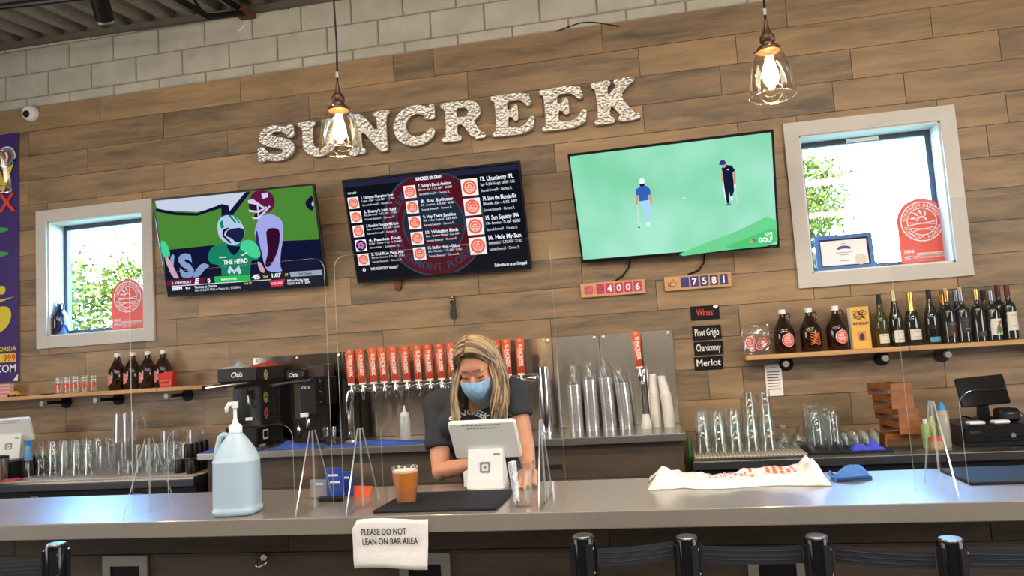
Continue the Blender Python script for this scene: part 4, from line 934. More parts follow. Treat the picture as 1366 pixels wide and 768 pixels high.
def flame(r, R, h):
    g = G(); g.map = wrap(R+.0014); g.poly(smooth_poly([(-.005, .035), (.005, .035), (.007, .048), (0, .068), (-.006, .05)], 1), 0); g.build('flame_mark', M_orange, r)
def flower(r, R, h):
    g = G(); g.map = wrap(R+.0014); R_ = random.Random(1)
    for k in range(7): g.disc(.012+.010*cos(k), .10+.012*sin(k*1.3), .007, 0, 0, 8)
    g.build('flower_mark', mat('flower_red', srgb(196, 70, 80), .5), r); g = G(); g.map = wrap(R+.0014)
    for k in range(6): g.strip([(.0+.006*k-.012, .04+.004*(k % 3)), (.004*k-.006, .085)], .005, 0)
    g.build('leaf_mark', mat('leaf_ink', srgb(90, 130, 90), .5), r)
bottle(1177.5, -.12, 'burg', MGreenB, M_black, mat('oval_cream', srgb(222, 214, 190), .6), 'olive glass wine bottle with black neck and cream label, beside the yellow box', .325, lz=(.025, .082))
bottle(1197.5, -.13, 'burg', M_dkglass, mat('champagne_foil', (.55, .46, .26), .35, .7), MLab, 'dark wine bottle with pale gold neck and white label', .345, lz=(.025, .098))
bottle(1219.5, -.13, 'champ', M_dkglass, MFgold, MLab, 'sparkling wine bottle with crumpled gold foil neck', .325, .043, lz=(.035, .098), extra=neckband)
bottle(1245, -.12, 'burg', M_dkglass, M_black, MTealL, 'slim black wine bottle with low sky blue label', .335, .040, lz=(.015, .045))
bottle(1262, -.05, 'bord', M_dkglass, MFor, None, 'dark wine bottle with copper neck, behind the flame-label bottle', .30)
bottle(1268.5, -.135, 'bord', M_dkglass, MFor, MDarkL, 'dark wine bottle with copper neck, cork and flame label', .315, .038, True, (.045, .13), extra=flame)
bottle(1281, -.05, 'bord', M_dkglass, MFgrey, None, 'dark wine bottle with grey neck in the back row', .32)
bottle(1287.5, -.13, 'bord', M_dkglass, MFgrey, MDarkL, 'dark wine bottle with grey neck, cork and embossed dark label', .315, .040, True, (.06, .15))
bottle(1308.5, -.13, 'bord', M_dkglass, MFgold, MDarkL, 'dark wine bottle with gold neck seen through the acrylic guard', .315, .037, False, (.03, .06))
bottle(1318, -.05, 'bord', MGreenB, M_black, None, 'green wine bottle in the back row, behind the floral label', .31)
bottle(1328, -.135, 'bord', M_dkglass, MFgrey, MLab, 'dark wine bottle with red flower on white label', .30, .040, False, (.035, .13), extra=flower)
bottle(1338, -.05, 'bord', M_dkglass, MFred, None, 'dark wine bottle with red neck in the back row', .335)
bottle(1350.5, -.125, 'bord', M_dkglass, MFred, MLab, 'wine bottle with dark red neck and tall cream label, rightmost', .325, .038, False, (.055, .165))

# ================================================================== BACK BAR
ZBL, ZBC, ZBR = .935, 1.08, .930
M_dksteel = mat('dark_steel', (.20, .20, .20), .28, 1.0); M_mat = mat('beige_drain_mat', srgb(196, 182, 160), .6)
M_lip = mat('steel_lip', (.34, .33, .32), .25, 1.0)
def bench(name, x0, x1, z, label, doors, lip):
    r = thing(name, label, 'cabinet', ((x0+x1)/2, -.34, 0)); w = (x1-x0)/2
    G().box(-w+.01, w-.01, -.28, .32, .08, z-.062).build('carcass', M_blackm, r)
    G().box(-w+.04, w-.04, -.24, .32, 0, .08).build('plinth', M_blackm, r)
    G().rbox(-w, w, -.31, .33, z-.062, z-.012, .006, .004, axis='x').build('worktop_lip', lip, r); G().box(-w+.006, w-.006, -.304, .33, z-.012, z).build('worktop', M_steel, r)
    n = doors
    for k in range(n):
        a = -w+.02+(2*w-.04)*k/n; b = -w+.02+(2*w-.04)*(k+1)/n
        d = G().box(a+.004, b-.004, -.300, -.281, .10, z-.11).build('door', M_black, r)
        G().tube([(a+.05, -.300, z-.16), (a+.05, -.322, z-.16), (b-.05, -.322, z-.16), (b-.05, -.300, z-.16)], .006, 8).build('handle', M_dksteel, d, True)
        G().box((a+b)/2-.03, (a+b)/2+.03, -.3045, -.30, z-.105, z-.092).build('maker_plate', M_dksteel, r)
    return r
bench('bar_cooler', -6.3, -3.07, ZBL, 'low black bar cooler with steel top under the left shelf', 4, mat('dark_lip', (.05, .05, .055), .35, .8))
bench('bar_cooler', .112, 3.4, ZBR, 'low black bar cooler with steel top under the right shelf', 4, M_lip)
# perforated drain mats
def drain(x0, x1, y0, y1, z, label, col, hole=True):
    r = thing('drain_mat', label, 'mat', ((x0+x1)/2, (y0+y1)/2, z)); w, d = (x1-x0)/2, (y1-y0)/2
    G().rbox(-w, w, -d, d, 0, .010, .01, .002).build('mat_sheet', col, r)
    if hole:
        g = G(); nx = int(2*w/.022); ny = int(2*d/.022)
        for i in range(nx):
            for j in range(ny):
                cx = -w+.016+i*.022; cy = -d+.014+j*.022; s = .005
                g.add([(cx-s, cy-s, .0102), (cx+s, cy-s, .0102), (cx+s, cy+s, .0102), (cx-s, cy+s, .0102)], [(0, 1, 2, 3)])
        for i in range(nx):
            cx = -w+.016+i*.022; g.box(cx-.004, cx+.004, -d-.0004, -d+.0002, .002, .007)
        o = g.build('drain_holes', mat('hole_shadow', srgb(96, 84, 70), .8), r); o['kind'] = 'stuff'
    return r
drain(-4.56, -3.075, -.635, -.06, ZBL, 'beige perforated drain mat under the left glasses', M_mat)
drain(.125, .745, -.62, -.06, ZBR, 'beige perforated drain mat under the right pint glasses', M_mat)
drain(.752, 1.195, -.635, -.06, ZBR, 'black rubber mat under the tall glasses', M_rubber, False)
# centre bench with plank front
XA, XB = -3.07, .085
r = thing('tap_bench', 'taller back bench with plank front below the taps', 'bench', ((XA+XB)/2, -.31, 0)); w = (XB-XA)/2
G().rbox(-w, w, -.30, .29, ZBC-.045, ZBC, .004, .003, axis='x').build('bench_top', mat('bench_steel', (.44, .42, .39), .26, .85), r)
G().box(-w+.03, w-.02, -.20, .29, 0, ZBC-.045).build('carcass', M_core, r)
pan = G().box(-w+.03, w-.02, -.215, -.20, 0, ZBC-.05).build('front_panel', M_core, r)
R_ = random.Random(12); z = ZBC-.05; k = 0
while z > .02:
    x = -w+.03-R_.uniform(0, .9)
    while x < w-.02:
        a, b = max(x, -w+.03), min(x+1.22, w-.02); x += 1.22
        if b-a > .03: G().box(a+.0015, b-.0015, -.228, -.2152, max(z-.2025, 0)+.0015, z-.0015).build('plank', M_barplank, pan)
    z -= .2025
q = at(737, 622, -.538); cx = q.x-(XA+XB)/2
G().box(cx-.06, cx+.06, -.231, -.2285, q.z-.018, q.z+.010).build('grip_slot', M_blackm, pan)
for k, px in enumerate((914, 917)):
    q = at(px, 600, -.35)
q = at(917, 588, -.30); tag(G().tube([(0, 0, 0), (.004, 0, .05), (0, 0, .10), (.003, 0, .15)], .010, 8).build('green_hose', mat('green_hose', srgb(40, 120, 70), .5), None, True, (XB+.016, -.45, .88)), 'short green hose hanging at the right end of the tap bench', 'hose')

# steel backsplash
r = thing('steel_backsplash', 'brushed steel backsplash behind the taps', 'backsplash', (-1.46, -.002, ZBC)); js = [-2.99, -2.28, -1.50, -.748, -.425, .065]
for a, b in zip(js[:-1], js[1:]):
    pnl = G().rbox(a+.0015+1.46, b-.0015+1.46, -.008, 0, .001, .618, .003, .001, axis='y').build('steel_panel', M_steel, r)
    for sx in (a+.03, (a+b)/2, b-.03):
        if b-a < .4 and sx != b-.03: continue
        g = G(); g.M = Matrix.Translation((sx+1.46, -.008, .597)) @ Matrix.Rotation(pi/2, 4, 'X'); g.lathe([(.011, 0), (.010, .003), (0, .005)], n=12); g.build('screw', M_screw, pnl)

# beer tower
r = thing('beer_tower', 'long chrome draft tower with sixteen orange tap handles', 'beer tower', (-1.5, -.22, ZBC)); zr = .355
G().tube([(-.655, 0, 0), (-.655, 0, zr-.06), (-.640, 0, zr-.018), (-.60, 0, zr), (.62, 0, zr), (.67, 0, zr)], .030, 14).build('rail', M_chrome, r, True)
G().cyl((.715, -.02, 0), (.715, -.02, .425), .036, 20).build('end_column', M_chrome, r, auto=40)
G().lathe([(.055, 0), (.055, .008), (.04, .012)], (.715, -.02, 0), 20).build('column_flange', M_chrome, r); G().lathe([(.05, 0), (.05, .008), (.034, .012)], (-.655, 0, 0), 20).build('column_flange', M_chrome, r)
G().cyl((.05, 0, 0), (.05, 0, zr), .026, 16).build('middle_column', M_chrome, r, auto=40)
G().box(-.69, -.668, -.02, .18, 0, zr+.07).build('side_plate', M_black, r)
MHd = mat('handle_orange', srgb(226, 92, 34), .4, noise=.16, nscale=14); MHd2 = mat('handle_rust', srgb(178, 56, 26), .4)
def handle_mesh(parent, x, y, z, tilt=0):
    g = G(); wd, wu, t, hh = .0215, .0285, .011, .228
    g.loft([[(-wd, -t, 0), (wd, -t, 0), (wd, t, 0), (-wd, t, 0)], [(-wd*1.05, -t, hh*.3), (wd*1.05, -t, hh*.3), (wd*1.05, t, hh*.3), (-wd*1.05, t, hh*.3)], [(-wu, -t*.9, hh), (wu, -t*.9, hh), (wu, t*.9, hh), (-wu, t*.9, hh)]])
    return g
fm = None; xs = [467, 482, 497, 511, 525.5, 541, 556.5, 572, 587.5, 602.5, 617.5, 632, 646.5, 661.5, 676.5, 693.5]
for k, px in enumerate(xs):
    yy = -.055; q = at(px, 490-(px-467)*.07, -.22+yy-.03); x = q.x+1.5
    if fm is None:
        fm = [handle_mesh(None, 0, 0, 0).build('tap_handle', MHd, r).data]
        o = r.children[-1]; bpy.data.objects.remove(o)
        fm.append(G().cyl((0, 0, -.016), (0, 0, .0), .0235, 4).v and None)
        g = G(); g.text('SUNCREEK', -.006, .192, .034, -.0118, 'l', .03, .150, rot=-pi/2); g.text('BREWERY', -.017, .16, .012, -.0118, 'l', .0, .07, rot=-pi/2); g.disc(.0, .213, .010, -.0116, .008, 14)
        o = g.build('handle_lettering', M_white, r); fm.append(o.data); bpy.data.objects.remove(o)
        g = G(); g.poly([(.0216, .002), (.0262, .16), (-.0226, .02), (-.0214, .002)], -.0114); o = g.build('handle_slope', MHd2, r); fm.append(o.data); bpy.data.objects.remove(o)
        g = G(); g.cyl((0, .05, -.04), (0, -.01, -.04), .011, 12); g.lathe([(.011, -.105), (.010, -.075), (.014, -.06), (.016, -.03), (.010, -.02), (.008, -.004), (.008, .0)], (0, -.012, 0), 12); o = g.build('faucet', M_chrome, r, True); fm.append(o.data); bpy.data.objects.remove(o)
        g = G(); g.loft([[(-.0205, -.0105, -.012), (.0205, -.0105, -.012), (.0205, .0105, -.012), (-.0205, .0105, -.012)], [(-.0215, -.011, 0), (.0215, -.011, 0), (.0215, .011, 0), (-.0215, .011, 0)]]); o = g.build('handle_ferrule', M_white, r); fm.append(o.data); bpy.data.objects.remove(o)
    h_ = link('tap_handle', fm[0], r, (x, yy-.02, .395)); h_.rotation_euler = (radians(4), radians(random.Random(k).uniform(-1.5, 1.5)), random.Random(k+9).uniform(-.12, .12))
    for nm, me in (('handle_lettering', fm[2]), ('handle_slope', fm[3]), ('handle_ferrule', fm[5])): link(nm, me, h_)
    link('faucet', fm[4], r, (x, yy-.008, .383))
# single tap on the right
q = at(851, 465, -.2); r = thing('single_tap', 'single chrome tap column with orange handle beside white cups', 'beer tower', (q.x, -.13, ZBC))
G().lathe([(.04, 0), (.04, .008), (.03, .014), (.024, .02), (.024, .36), (.02, .37), (0, .372)], (.022, .02, 0), 18).build('column', M_chrome, r, auto=40)
h_ = link('tap_handle', fm[0], r, (.0, -.06, .39)); h_.rotation_euler = (0, radians(-2), 0)
for nm, me in (('handle_lettering', fm[2]), ('handle_slope', fm[3]), ('handle_ferrule', fm[5])): link(nm, me, h_)
link('faucet', fm[4], r, (.0, -.045, .378))

# --- frozen drink machines
r = thing('drink_machine', 'large black countertop drink machine on the left of bench', 'machine', (-2.80, -.255, ZBC))
G().rbox(-.165, .075, -.19, .17, .02, .145, .012, .006).build('base_box', M_black, r)
for sx in (-.14, .05):
    for sy in (-.16, .14): G().cyl((sx, sy, 0), (sx, sy, .02), .014, 10).build('foot', M_blackm, r)
G().rbox(-.150, .060, -.10, .17, .145, .42, .012, .006).build('tower_body', M_black, r)
G().rbox(-.150, -.02, -.104, -.09, .16, .41, .01, .004, axis='y').build('front_cover', M_blackgl, r)
G().loft([[(-.16, -.17, .42), (.07, -.17, .42), (.07, .17, .42), (-.16, .17, .42)], [(-.20, -.20, .46), (.085, -.20, .46), (.085, .19, .46), (-.20, .19, .46)], [(-.20, -.20, .545), (.085, -.20, .545), (.085, .19, .545), (-.20, .19, .545)]]).build('hopper', M_black, r)
G().text('Otis', -.055, .485, .050, -.201, bold=.02, shear=.35).build('script_lettering', M_white, r)
g = G(); g.M = Matrix.Translation((.0858, -.07, .49)) @ Matrix.Rotation(pi/2, 4, 'Z'); g.disc(0, 0, .035, 0, 0, 24, 1, sx=.75); g.mi = 1; g.disc(0, 0, .024, -.0005, .016, 20, 1, sx=.75); g.build('round_sticker', [mat('cream_sticker', srgb(210, 186, 130), .5), mat('brown_ink', srgb(96, 40, 20), .6)], r)
for z, c, nm in ((.335, srgb(206, 186, 96), 'crest_sticker'), (.225, srgb(214, 84, 74), 'red_oval_sticker')):
    g = G(); g.M = Matrix.Translation((.0606, -.035, z)) @ Matrix.Rotation(pi/2, 4, 'Z'); g.disc(0, 0, .038, 0, 0, 24, 1, sx=.75); g.mi = 1; g.disc(0, 0, .030, -.0005, .024, 20, 1, sx=.75); g.disc(0, 0, .012, -.0005, 0, 12); g.build(nm, [mat(nm, c, .5), mat('sticker_dark', srgb(60, 40, 40), .5)], r)
g = G(); g.M = Matrix.Translation((.0757, -.08, .085)) @ Matrix.Rotation(pi/2, 4, 'Z'); g.strip([(-.03, -.028), (.03, -.028), (.03, .028), (-.03, .028), (-.03, -.028)], .010, 0); g.build('square_sticker', M_white, r)
g = G()
for i in range(9):
    for j in range(4): g.box(.0602, .0612, .04+j*.028, .056+j*.028, .17+i*.026, .186+i*.026)
o = g.build('side_vents', M_blackgl, r); o['kind'] = 'stuff'
G().rbox(-.052, -.002, -.118, -.104, .185, .205, .003, .002, axis='y').build('price_tag', M_white, r)
bar = G().tube([(-.29, -.225, .425), (.045, -.225, .445)], .0085, 10); bar.build('lever_rod', M_chrome, r)
for x in (-.29, .045): g = G(); g.M = Matrix.Translation((x, -.225, .425 if x < 0 else .445)); g.lathe([(0, -.017), (.012, -.012), (.017, 0), (.012, .012), (0, .017)], n=12); g.build('lever_ball', M_blackgl, r, True)
for x in (-.16, -.06): G().cyl((x, -.225, .432), (x, -.18, .44), .008, 8).build('lever_post', M_chrome, r)
G().tube([(-.02, -.12, .39), (-.02, -.13, .30), (.0, -.12, .28)], .012, 8).build('dispensing_spout', M_steel, r, True)
# stuff lying on its hopper
def cloth(name, label, cat, loc, w, d, hgt, m, seed, rot=0, group=None, edge=.5):
    R_ = random.Random(seed); nx, ny = 14, 9; V = []
    ph = [R_.uniform(0, 6) for _ in range(8)]
    def top(u, v):
        e = min(1, min(u, 1-u, v, 1-v)*6+.06)
        return hgt*e*(.42+.25*sin(u*9+ph[0]+v*3)+.22*sin(v*8+ph[1]-u*5)+.12*sin(u*17+ph[2])+.1*sin(v*15+u*11+ph[3]))+.004
    for i in range(nx+1):
        for j in range(ny+1):
            u, v = i/nx, j/ny; a = .10*sin(v*7+ph[4]); b = .12*sin(u*8+ph[5])
            V.append(((u-.5)*w*(1+a*.5), (v-.5)*d*(1+b), max(top(u, v), .003)))
    n = len(V); V += [(x, y, 0) for x, y, z in V]; Fs = []
    st_ = ny+1
    for i in range(nx):
        for j in range(ny): a = i*st_+j; Fs.append((a, a+st_, a+st_+1, a+1)); Fs.append((a+n, a+n+1, a+n+st_+1, a+n+st_))
    for i in range(nx): a = i*st_; Fs.append((a, a+n, a+n+st_, a+st_)); a += ny; Fs.append((a, a+st_, a+n+st_, a+n))
    for j in range(ny): Fs.append((j, j+1, j+1+n, j+n)); a = nx*st_+j; Fs.append((a, a+n, a+n+1, a+1))
    o = G().add(V, Fs).build(name, m, None, True, loc, rot); return tag(o, label, cat, group)
cloth('foil_bag', 'crumpled silver white bag on top of the large drink machine', 'bag', (-2.925, -.30, ZBC+.546), .17, .20, .05, mat('silver_film', srgb(206, 206, 210), .3, .4), 3)
cloth('red_cloth', 'folded red cloth on top of the large drink machine', 'cloth', (-2.755, -.22, ZBC+.546), .11, .26, .04, mat('red_towel', srgb(190, 76, 58), .8, noise=.1), 4)
# second machine
r = thing('drink_machine', 'smaller black drink machine with steel side plate', 'machine', (-2.43, -.21, ZBC))
G().rbox(-.09, .09, -.14, .13, 0, .03, .01, .004).build('base_tray', M_black, r)
G().rbox(-.055, .06, -.02, .13, .03, .46, .008, .004).build('tower_body', M_black, r)
G().box(-.115, -.058, -.04, .12, .17, .41).build('steel_side_plate', M_steel, r)
G().rbox(-.05, .07, -.10, .11, .20, .43, .008, .004).build('front_box', M_black, r)
G().rbox(-.13, .00, -.13, .10, .445, .515, .02, .01, axis='y').build('hopper', M_black, r); G().rbox(.0, .12, -.06, .12, .45, .54, .01, .006).build('rear_hopper', mat('dark_brown_plastic', srgb(60, 44, 40), .35), r)
G().text('Otis', -.07, .462, .04, -.131, bold=.02, shear=.35).build('script_lettering', M_white, r); G().text('CR13', .0, .375, .026, -.101, bold=.03).build('lettering', M_white, r)
G().rbox(.10, .14, -.02, .10, .26, .45, .006, .003).build('bracket_arm', M_black, r); G().rbox(.072, .10, -.05, .09, .25, .46, .006, .003).build('bracket_plate', M_blackgl, r)
for z in (.28, .35, .42): G().cyl((.086, -.058, z), (.086, -.05, z), .006, 8).build('bolt', M_screw, r)
G().tube([(-.22, -.165, .415), (.085, -.165, .440)], .0085, 10).build('lever_rod', M_chrome, r)
for x, z in ((-.22, .415), (.085, .44)): g = G(); g.M = Matrix.Translation((x, -.165, z)); g.lathe([(0, -.016), (.011, -.011), (.016, 0), (.011, .011), (0, .016)], n=12); g.build('lever_ball', M_blackgl, r, True)
for x in (-.02, .03): G().cyl((x, -.165, .43), (x, -.10, .42), .007, 8).build('lever_post', M_chrome, r)
G().tube([(.0, -.06, .20), (.0, -.075, .14), (-.015, -.08, .09)], [.018, .014, .010], 10).build('nozzle', M_chrome, r, True); G().rbox(-.035, .02, -.125, -.105, .185, .215, .003, .002, axis='y').build('price_tag', M_white, r)
G().tube([(-.06, -.09, .05), (-.055, -.11, .10), (-.07, -.09, .15)], .014, 8).build('steam_cup', M_chrome, r, True)

# towels on the bench
cloth('bar_towel', 'blue towel spread under the drink machines', 'towel', (-2.86, -.54, ZBC), .40, .11, .025, M_blue, 11, .05)
cloth('bar_towel', 'blue towel in front of the smaller drink machine', 'towel', (-2.43, -.48, ZBC), .34, .18, .04, M_blue, 12, -.1)
cloth('bar_towel', 'blue towel draped at the foot of the beer tower', 'towel', (-1.83, -.52, ZBC), .66, .15, .030, M_blue, 13)
# glass mug
q = at(440, 590, -.33); r = thing('glass_mug', 'clear glass mug with dark drink beside the small machine', 'mug', (q.x, -.33, ZBC), .3)
G().lathe([(0, .002), (.036, 0), (.042, .004), (.045, .11), (.042, .11), (.038, .012), (0, .012)], n=22).build('bowl', M_glass, r, auto=40)
G().tube([(.044, 0, .09), (.07, 0, .088), (.08, 0, .065), (.07, 0, .04), (.043, 0, .034)], .006, 8).build('handle', M_glass, r, True); G().lathe([(0, .0125), (.037, .0125), (.039, .05), (0, .05)], n=20).build('dark_drink', mat('coffee', (.05, .02, .01), .2), r)
# squeeze bottle
q = at(541, 586, -.40); r = thing('squeeze_bottle', 'white squeeze bottle standing behind the left taps', 'bottle', (q.x, -.40, ZBC))
G().lathe([(0, 0), (.032, 0), (.035, .006), (.035, .15), (.032, .165), (0, .166)], n=22).build('body', thin('milky_plastic', (.9, .92, .92), .05, .4, .2, 3, (.93, .94, .92), .75), r, auto=40)
G().lathe([(.031, .164), (.030, .185), (.012, .192), (.009, .20), (.004, .232), (0, .232)], n=20).build('nozzle_cap', M_whitepl, r, auto=50)

# cup stacks
M_cups = mat('stacked_clear_plastic', (.50, .49, .48), .16, .55, noise=.2, nscale=90)
def cupstack(px, ytop, lean, label, white=False, rr=.047, n=22, base=ZBC, yy=-.20):
    q = at(px, 572, yy); top = at(px, ytop, yy).z-base; r = thing('cup_stack', label, 'cups', (q.x, yy, base), group='stacks of cups')
    one = .125 if not white else .13; rt = rr*.66
    one = min(one, top-.014); hh = top-one; g = G(); prof = []
    for k in range(n):
        z = hh*k/n; prof += [(rr, z), (rr, z+hh/n*.45), (rr*.955, z+hh/n*.5), (rr*.955, z+hh/n*.95)]
    sh = lambda p: Vector((p.x+lean*(p.z/top)**2, p.y, p.z))
    g.map = sh; g.lathe([(0, 0)]+prof+[(rr*.95, hh)], n=20); o = g.build('stacked_rims', M_cups if not white else mat('white_foam', srgb(226, 222, 214), .5), r, auto=30); o['kind'] = 'stuff'
    g = G(); g.map = sh; g.lathe([(rr, hh), (rr, hh+.006), (rr*.95, hh+.008), (rt, top-.004), (rt*.93, top), (0, top-.003)], n=20); g.build('top_cup', M_plas if not white else mat('white_foam', (.8, .8, .8)), r, auto=40)
    return r
cupstack(770, 487, .0, 'stack of clear plastic cups, leftmost of four'); cupstack(791.5, 480, .0, 'stack of clear plastic cups, second from left of four'); cupstack(814, 477, -.018, 'tallest stack of clear plastic cups, third from left'); cupstack(836, 483, -.028, 'stack of clear plastic cups beside the single tap')
cupstack(863, 552, 0, 'short frosted cup upside down beside the single tap', True, .034, 1, ZBC, -.24); cupstack(876.5, 498, 0, 'stack of white cups, middle of the white ones', True, .034, 12, ZBC, -.16); cupstack(894, 500, -.03, 'stack of white cups at the right end of bench', True, .036, 12, ZBC, -.20)

# ================================================================== GLASSES
ROW = ('front', 'second', 'third', 'fourth', 'fifth'); ORD = ('first', 'second', 'third', 'fourth', 'fifth', 'sixth')
def pint_mesh(): return G().lathe([(.044, 0), (.0425, .0), (.030, .145), (0, .146), (0, .152), (.029, .152), (.031, .149), (.0445, .004)], n=16, cap=False).build('pint_glass', M_glass, auto=35)
PM = pint_mesh(); PMd = PM.data; bpy.data.objects.remove(PM)
def simple(name, me, loc, label, cat, group, rz=0): return tag(link(name, me, None, loc, rz), label, cat, group)
zl = ZBL+.0105; zr = ZBR+.0105
c0 = at(70, 631, z=zl)
for i in range(5):
    for j in range(3):
        x = -4.445+i*.098+.0*j; y = -.40+j*.098
        for k in range(2): simple('pint_glass', PMd, (x, y, zl+k*.095), 'upside down pint glass on left drain mat, %s row, %s from left, %s tier' % (ROW[j], ORD[i], ('lower', 'upper')[k]), 'glass', 'pint glasses on the left drain mat')
simple('pint_glass', PMd, (-4.532, -.44, zl), 'single pint glass at the left front corner of drain mat', 'glass', 'pint glasses on the left drain mat')
for i in range(5):
    for j in range(3):
        for k in range(3 if (i >= 3 and j == 2) else 2):
            simple('pint_glass', PMd, (.185+i*.093+.012*j, -.47+j*.098, zr+k*.095), 'upside down pint glass on right drain mat, %s row, %s from left, %s tier' % (ROW[j], ORD[i], ('lower', 'upper', 'third')[k]), 'glass', 'pint glasses on the right drain mat')
# goblets standing mouth down behind the pints
o = G().lathe([(.036, 0), (.044, .03), (.040, .06), (.020, .085), (.008, .092), (.007, .11), (.030, .118), (.030, .121), (.006, .113), (.005, .093), (.018, .082), (.038, .058), (.042, .03), (.0345, 0)], n=16, cap=False).build('goblet', M_glass, auto=50); GM = o.data; bpy.data.objects.remove(o)
for gk, (px, y) in enumerate(((1045, -.38), (1065, -.38), (1046, -.27), (1066, -.27))):
    simple('goblet', GM, (at(px, 590, y).x, y, zr), 'clear footed goblet upside down beside the tall glasses, %s' % ('front left', 'front right', 'back left', 'back right')[gk], 'glass', 'goblets on the right drain mat')
# tall glasses on the black mat
o = G().lathe([(.038, 0), (.036, 0), (.031, .175), (0, .177), (0, .186), (.030, .186), (.033, .182), (.0385, .004)], n=16, cap=False).build('tall_glass', M_glass, auto=35); TM = o.data; bpy.data.objects.remove(o)
for i in range(2):
    for j in range(4):
        for k in range(2 if j else 1):
            simple('tall_glass', TM, (.815+i*.092+.002*j, -.55+j*.098, zr+k*.062), 'tall straight glass on the black mat, %s row, %s column, %s of its stack' % (ROW[j], ('left', 'right')[i], ('lower', 'upper')[k]), 'glass', 'tall glasses on the black mat')
for i in range(2):
    simple('tall_glass', TM, (.815+i*.092, -.55, zr+.062), 'tall straight glass on the black mat, front row, %s column, upper of its stack' % ('left', 'right')[i], 'glass', 'tall glasses on the black mat')
o = G().lathe([(.027, 0), (.0255, 0), (.021, .082), (0, .083), (0, .09), (.020, .09), (.022, .087), (.0275, .003)], n=14, cap=False).build('taster_glass', M_glass, auto=35); SM = o.data; bpy.data.objects.remove(o)
for i in range(4):
    for j in range(3): simple('taster_glass', SM, (.978+.006*j+i*.056, -.46+j*.062, zr), 'small taster glass on the black mat, %s row, %s from left' % (ROW[j], ORD[i]), 'glass', 'taster glasses on the black mat')
# small rocks glasses on the left mat, two tiers
o = G().lathe([(.034, 0), (.0325, 0), (.028, .086), (0, .087), (0, .096), (.027, .096), (.0295, .092), (.0345, .003)], n=16, cap=False).build('rocks_glass', M_glass, auto=35); RM = o.data; bpy.data.objects.remove(o)
for i in range(6):
    for j in range(4): simple('rocks_glass', RM, (-3.74+i*.073+.01*j, -.47+j*.073, zl), 'short clear glass on left drain mat, %s row, %s from left, lower tier' % (ROW[j], ORD[i]), 'glass', 'short glasses on the left drain mat')
for i in range(6):
    for j in range(2): simple('rocks_glass', RM, (-3.72+i*.073+.01, -.324+j*.073, zl+.0965), 'short clear glass on left drain mat, %s row, %s from left, upper tier' % (ROW[j+2], ORD[i]), 'glass', 'short glasses on the left drain mat')
# plastic pitchers upside down
def pitcher(px, py, y, zb, label, flip=True, h=.21):
    q = at(px, py, y); r = thing('pitcher', label, 'pitcher', (q.x, y, zb), .4, 'clear plastic pitchers')
    s = h/.21; prof = [(.066*s, 0), (.064*s, 0), (.054*s, .20*s), (0, .202*s), (0, .21*s), (.052*s, .21*s), (.057*s, .204*s), (.0665*s, .004)]
    G().lathe(prof, n=20, cap=False).build('jug', M_plas, r, auto=35)
    G().tube([(.060*s, 0, .035*s), (.098*s, 0, .045*s), (.104*s, 0, .09*s), (.094*s, 0, .15*s), (.056*s, 0, .165*s)], .008*s, 8).build('handle', M_plas, r, True); return r
pitcher(142, 620, -.47, zl, 'clear plastic pitcher upside down right of the pint glasses'); pitcher(160, 612, -.33, zl, 'clear plastic pitcher upside down under the tall stacked one')
pitcher(163, 585, -.33, zl+.2115, 'clear plastic pitcher stacked on another, tallest of all'); pitcher(174, 600, -.16, zl, 'clear plastic pitcher at the back of the drain mat'); pitcher(174.5, 600, -.16, zl+.2115, 'clear plastic pitcher stacked at the back, upper right one')
pitcher(228, 606, -.125, zl, 'tall clear plastic pitcher behind the short glasses', h=.27); pitcher(263, 604, -.125, zl, 'tall clear plastic pitcher rearmost, behind the black cups', h=.27)
# black cups upside down
o = G().lathe([(0, 0), (.034, 0), (.0345, .006), (.031, .088), (.029, .092), (0, .092)], n=18).build('black_cup', M_black, auto=35); KM = o.data; bpy.data.objects.remove(o)
for k, (px, y, lv) in enumerate(((240, -.50, 0), (256.5, -.54, 0), (262, -.44, 0), (269, -.35, 0), (276, -.26, 0), (252.5, -.43, 1), (259, -.36, 1), (266, -.28, 1), (273, -.20, 1))):
    q = at(px, 625, y); x = min(q.x, -3.12)
    simple('black_cup', KM, (x, y, zl+(0 if not lv else .0925)), 'black plastic cup upside down, %s tier, %s from the front' % (('upper', ORD[k-5]) if lv else ('lower', ORD[k] if k < 5 else ORD[min(k-8, 5)]+' hidden')), 'cup', 'black plastic cups')
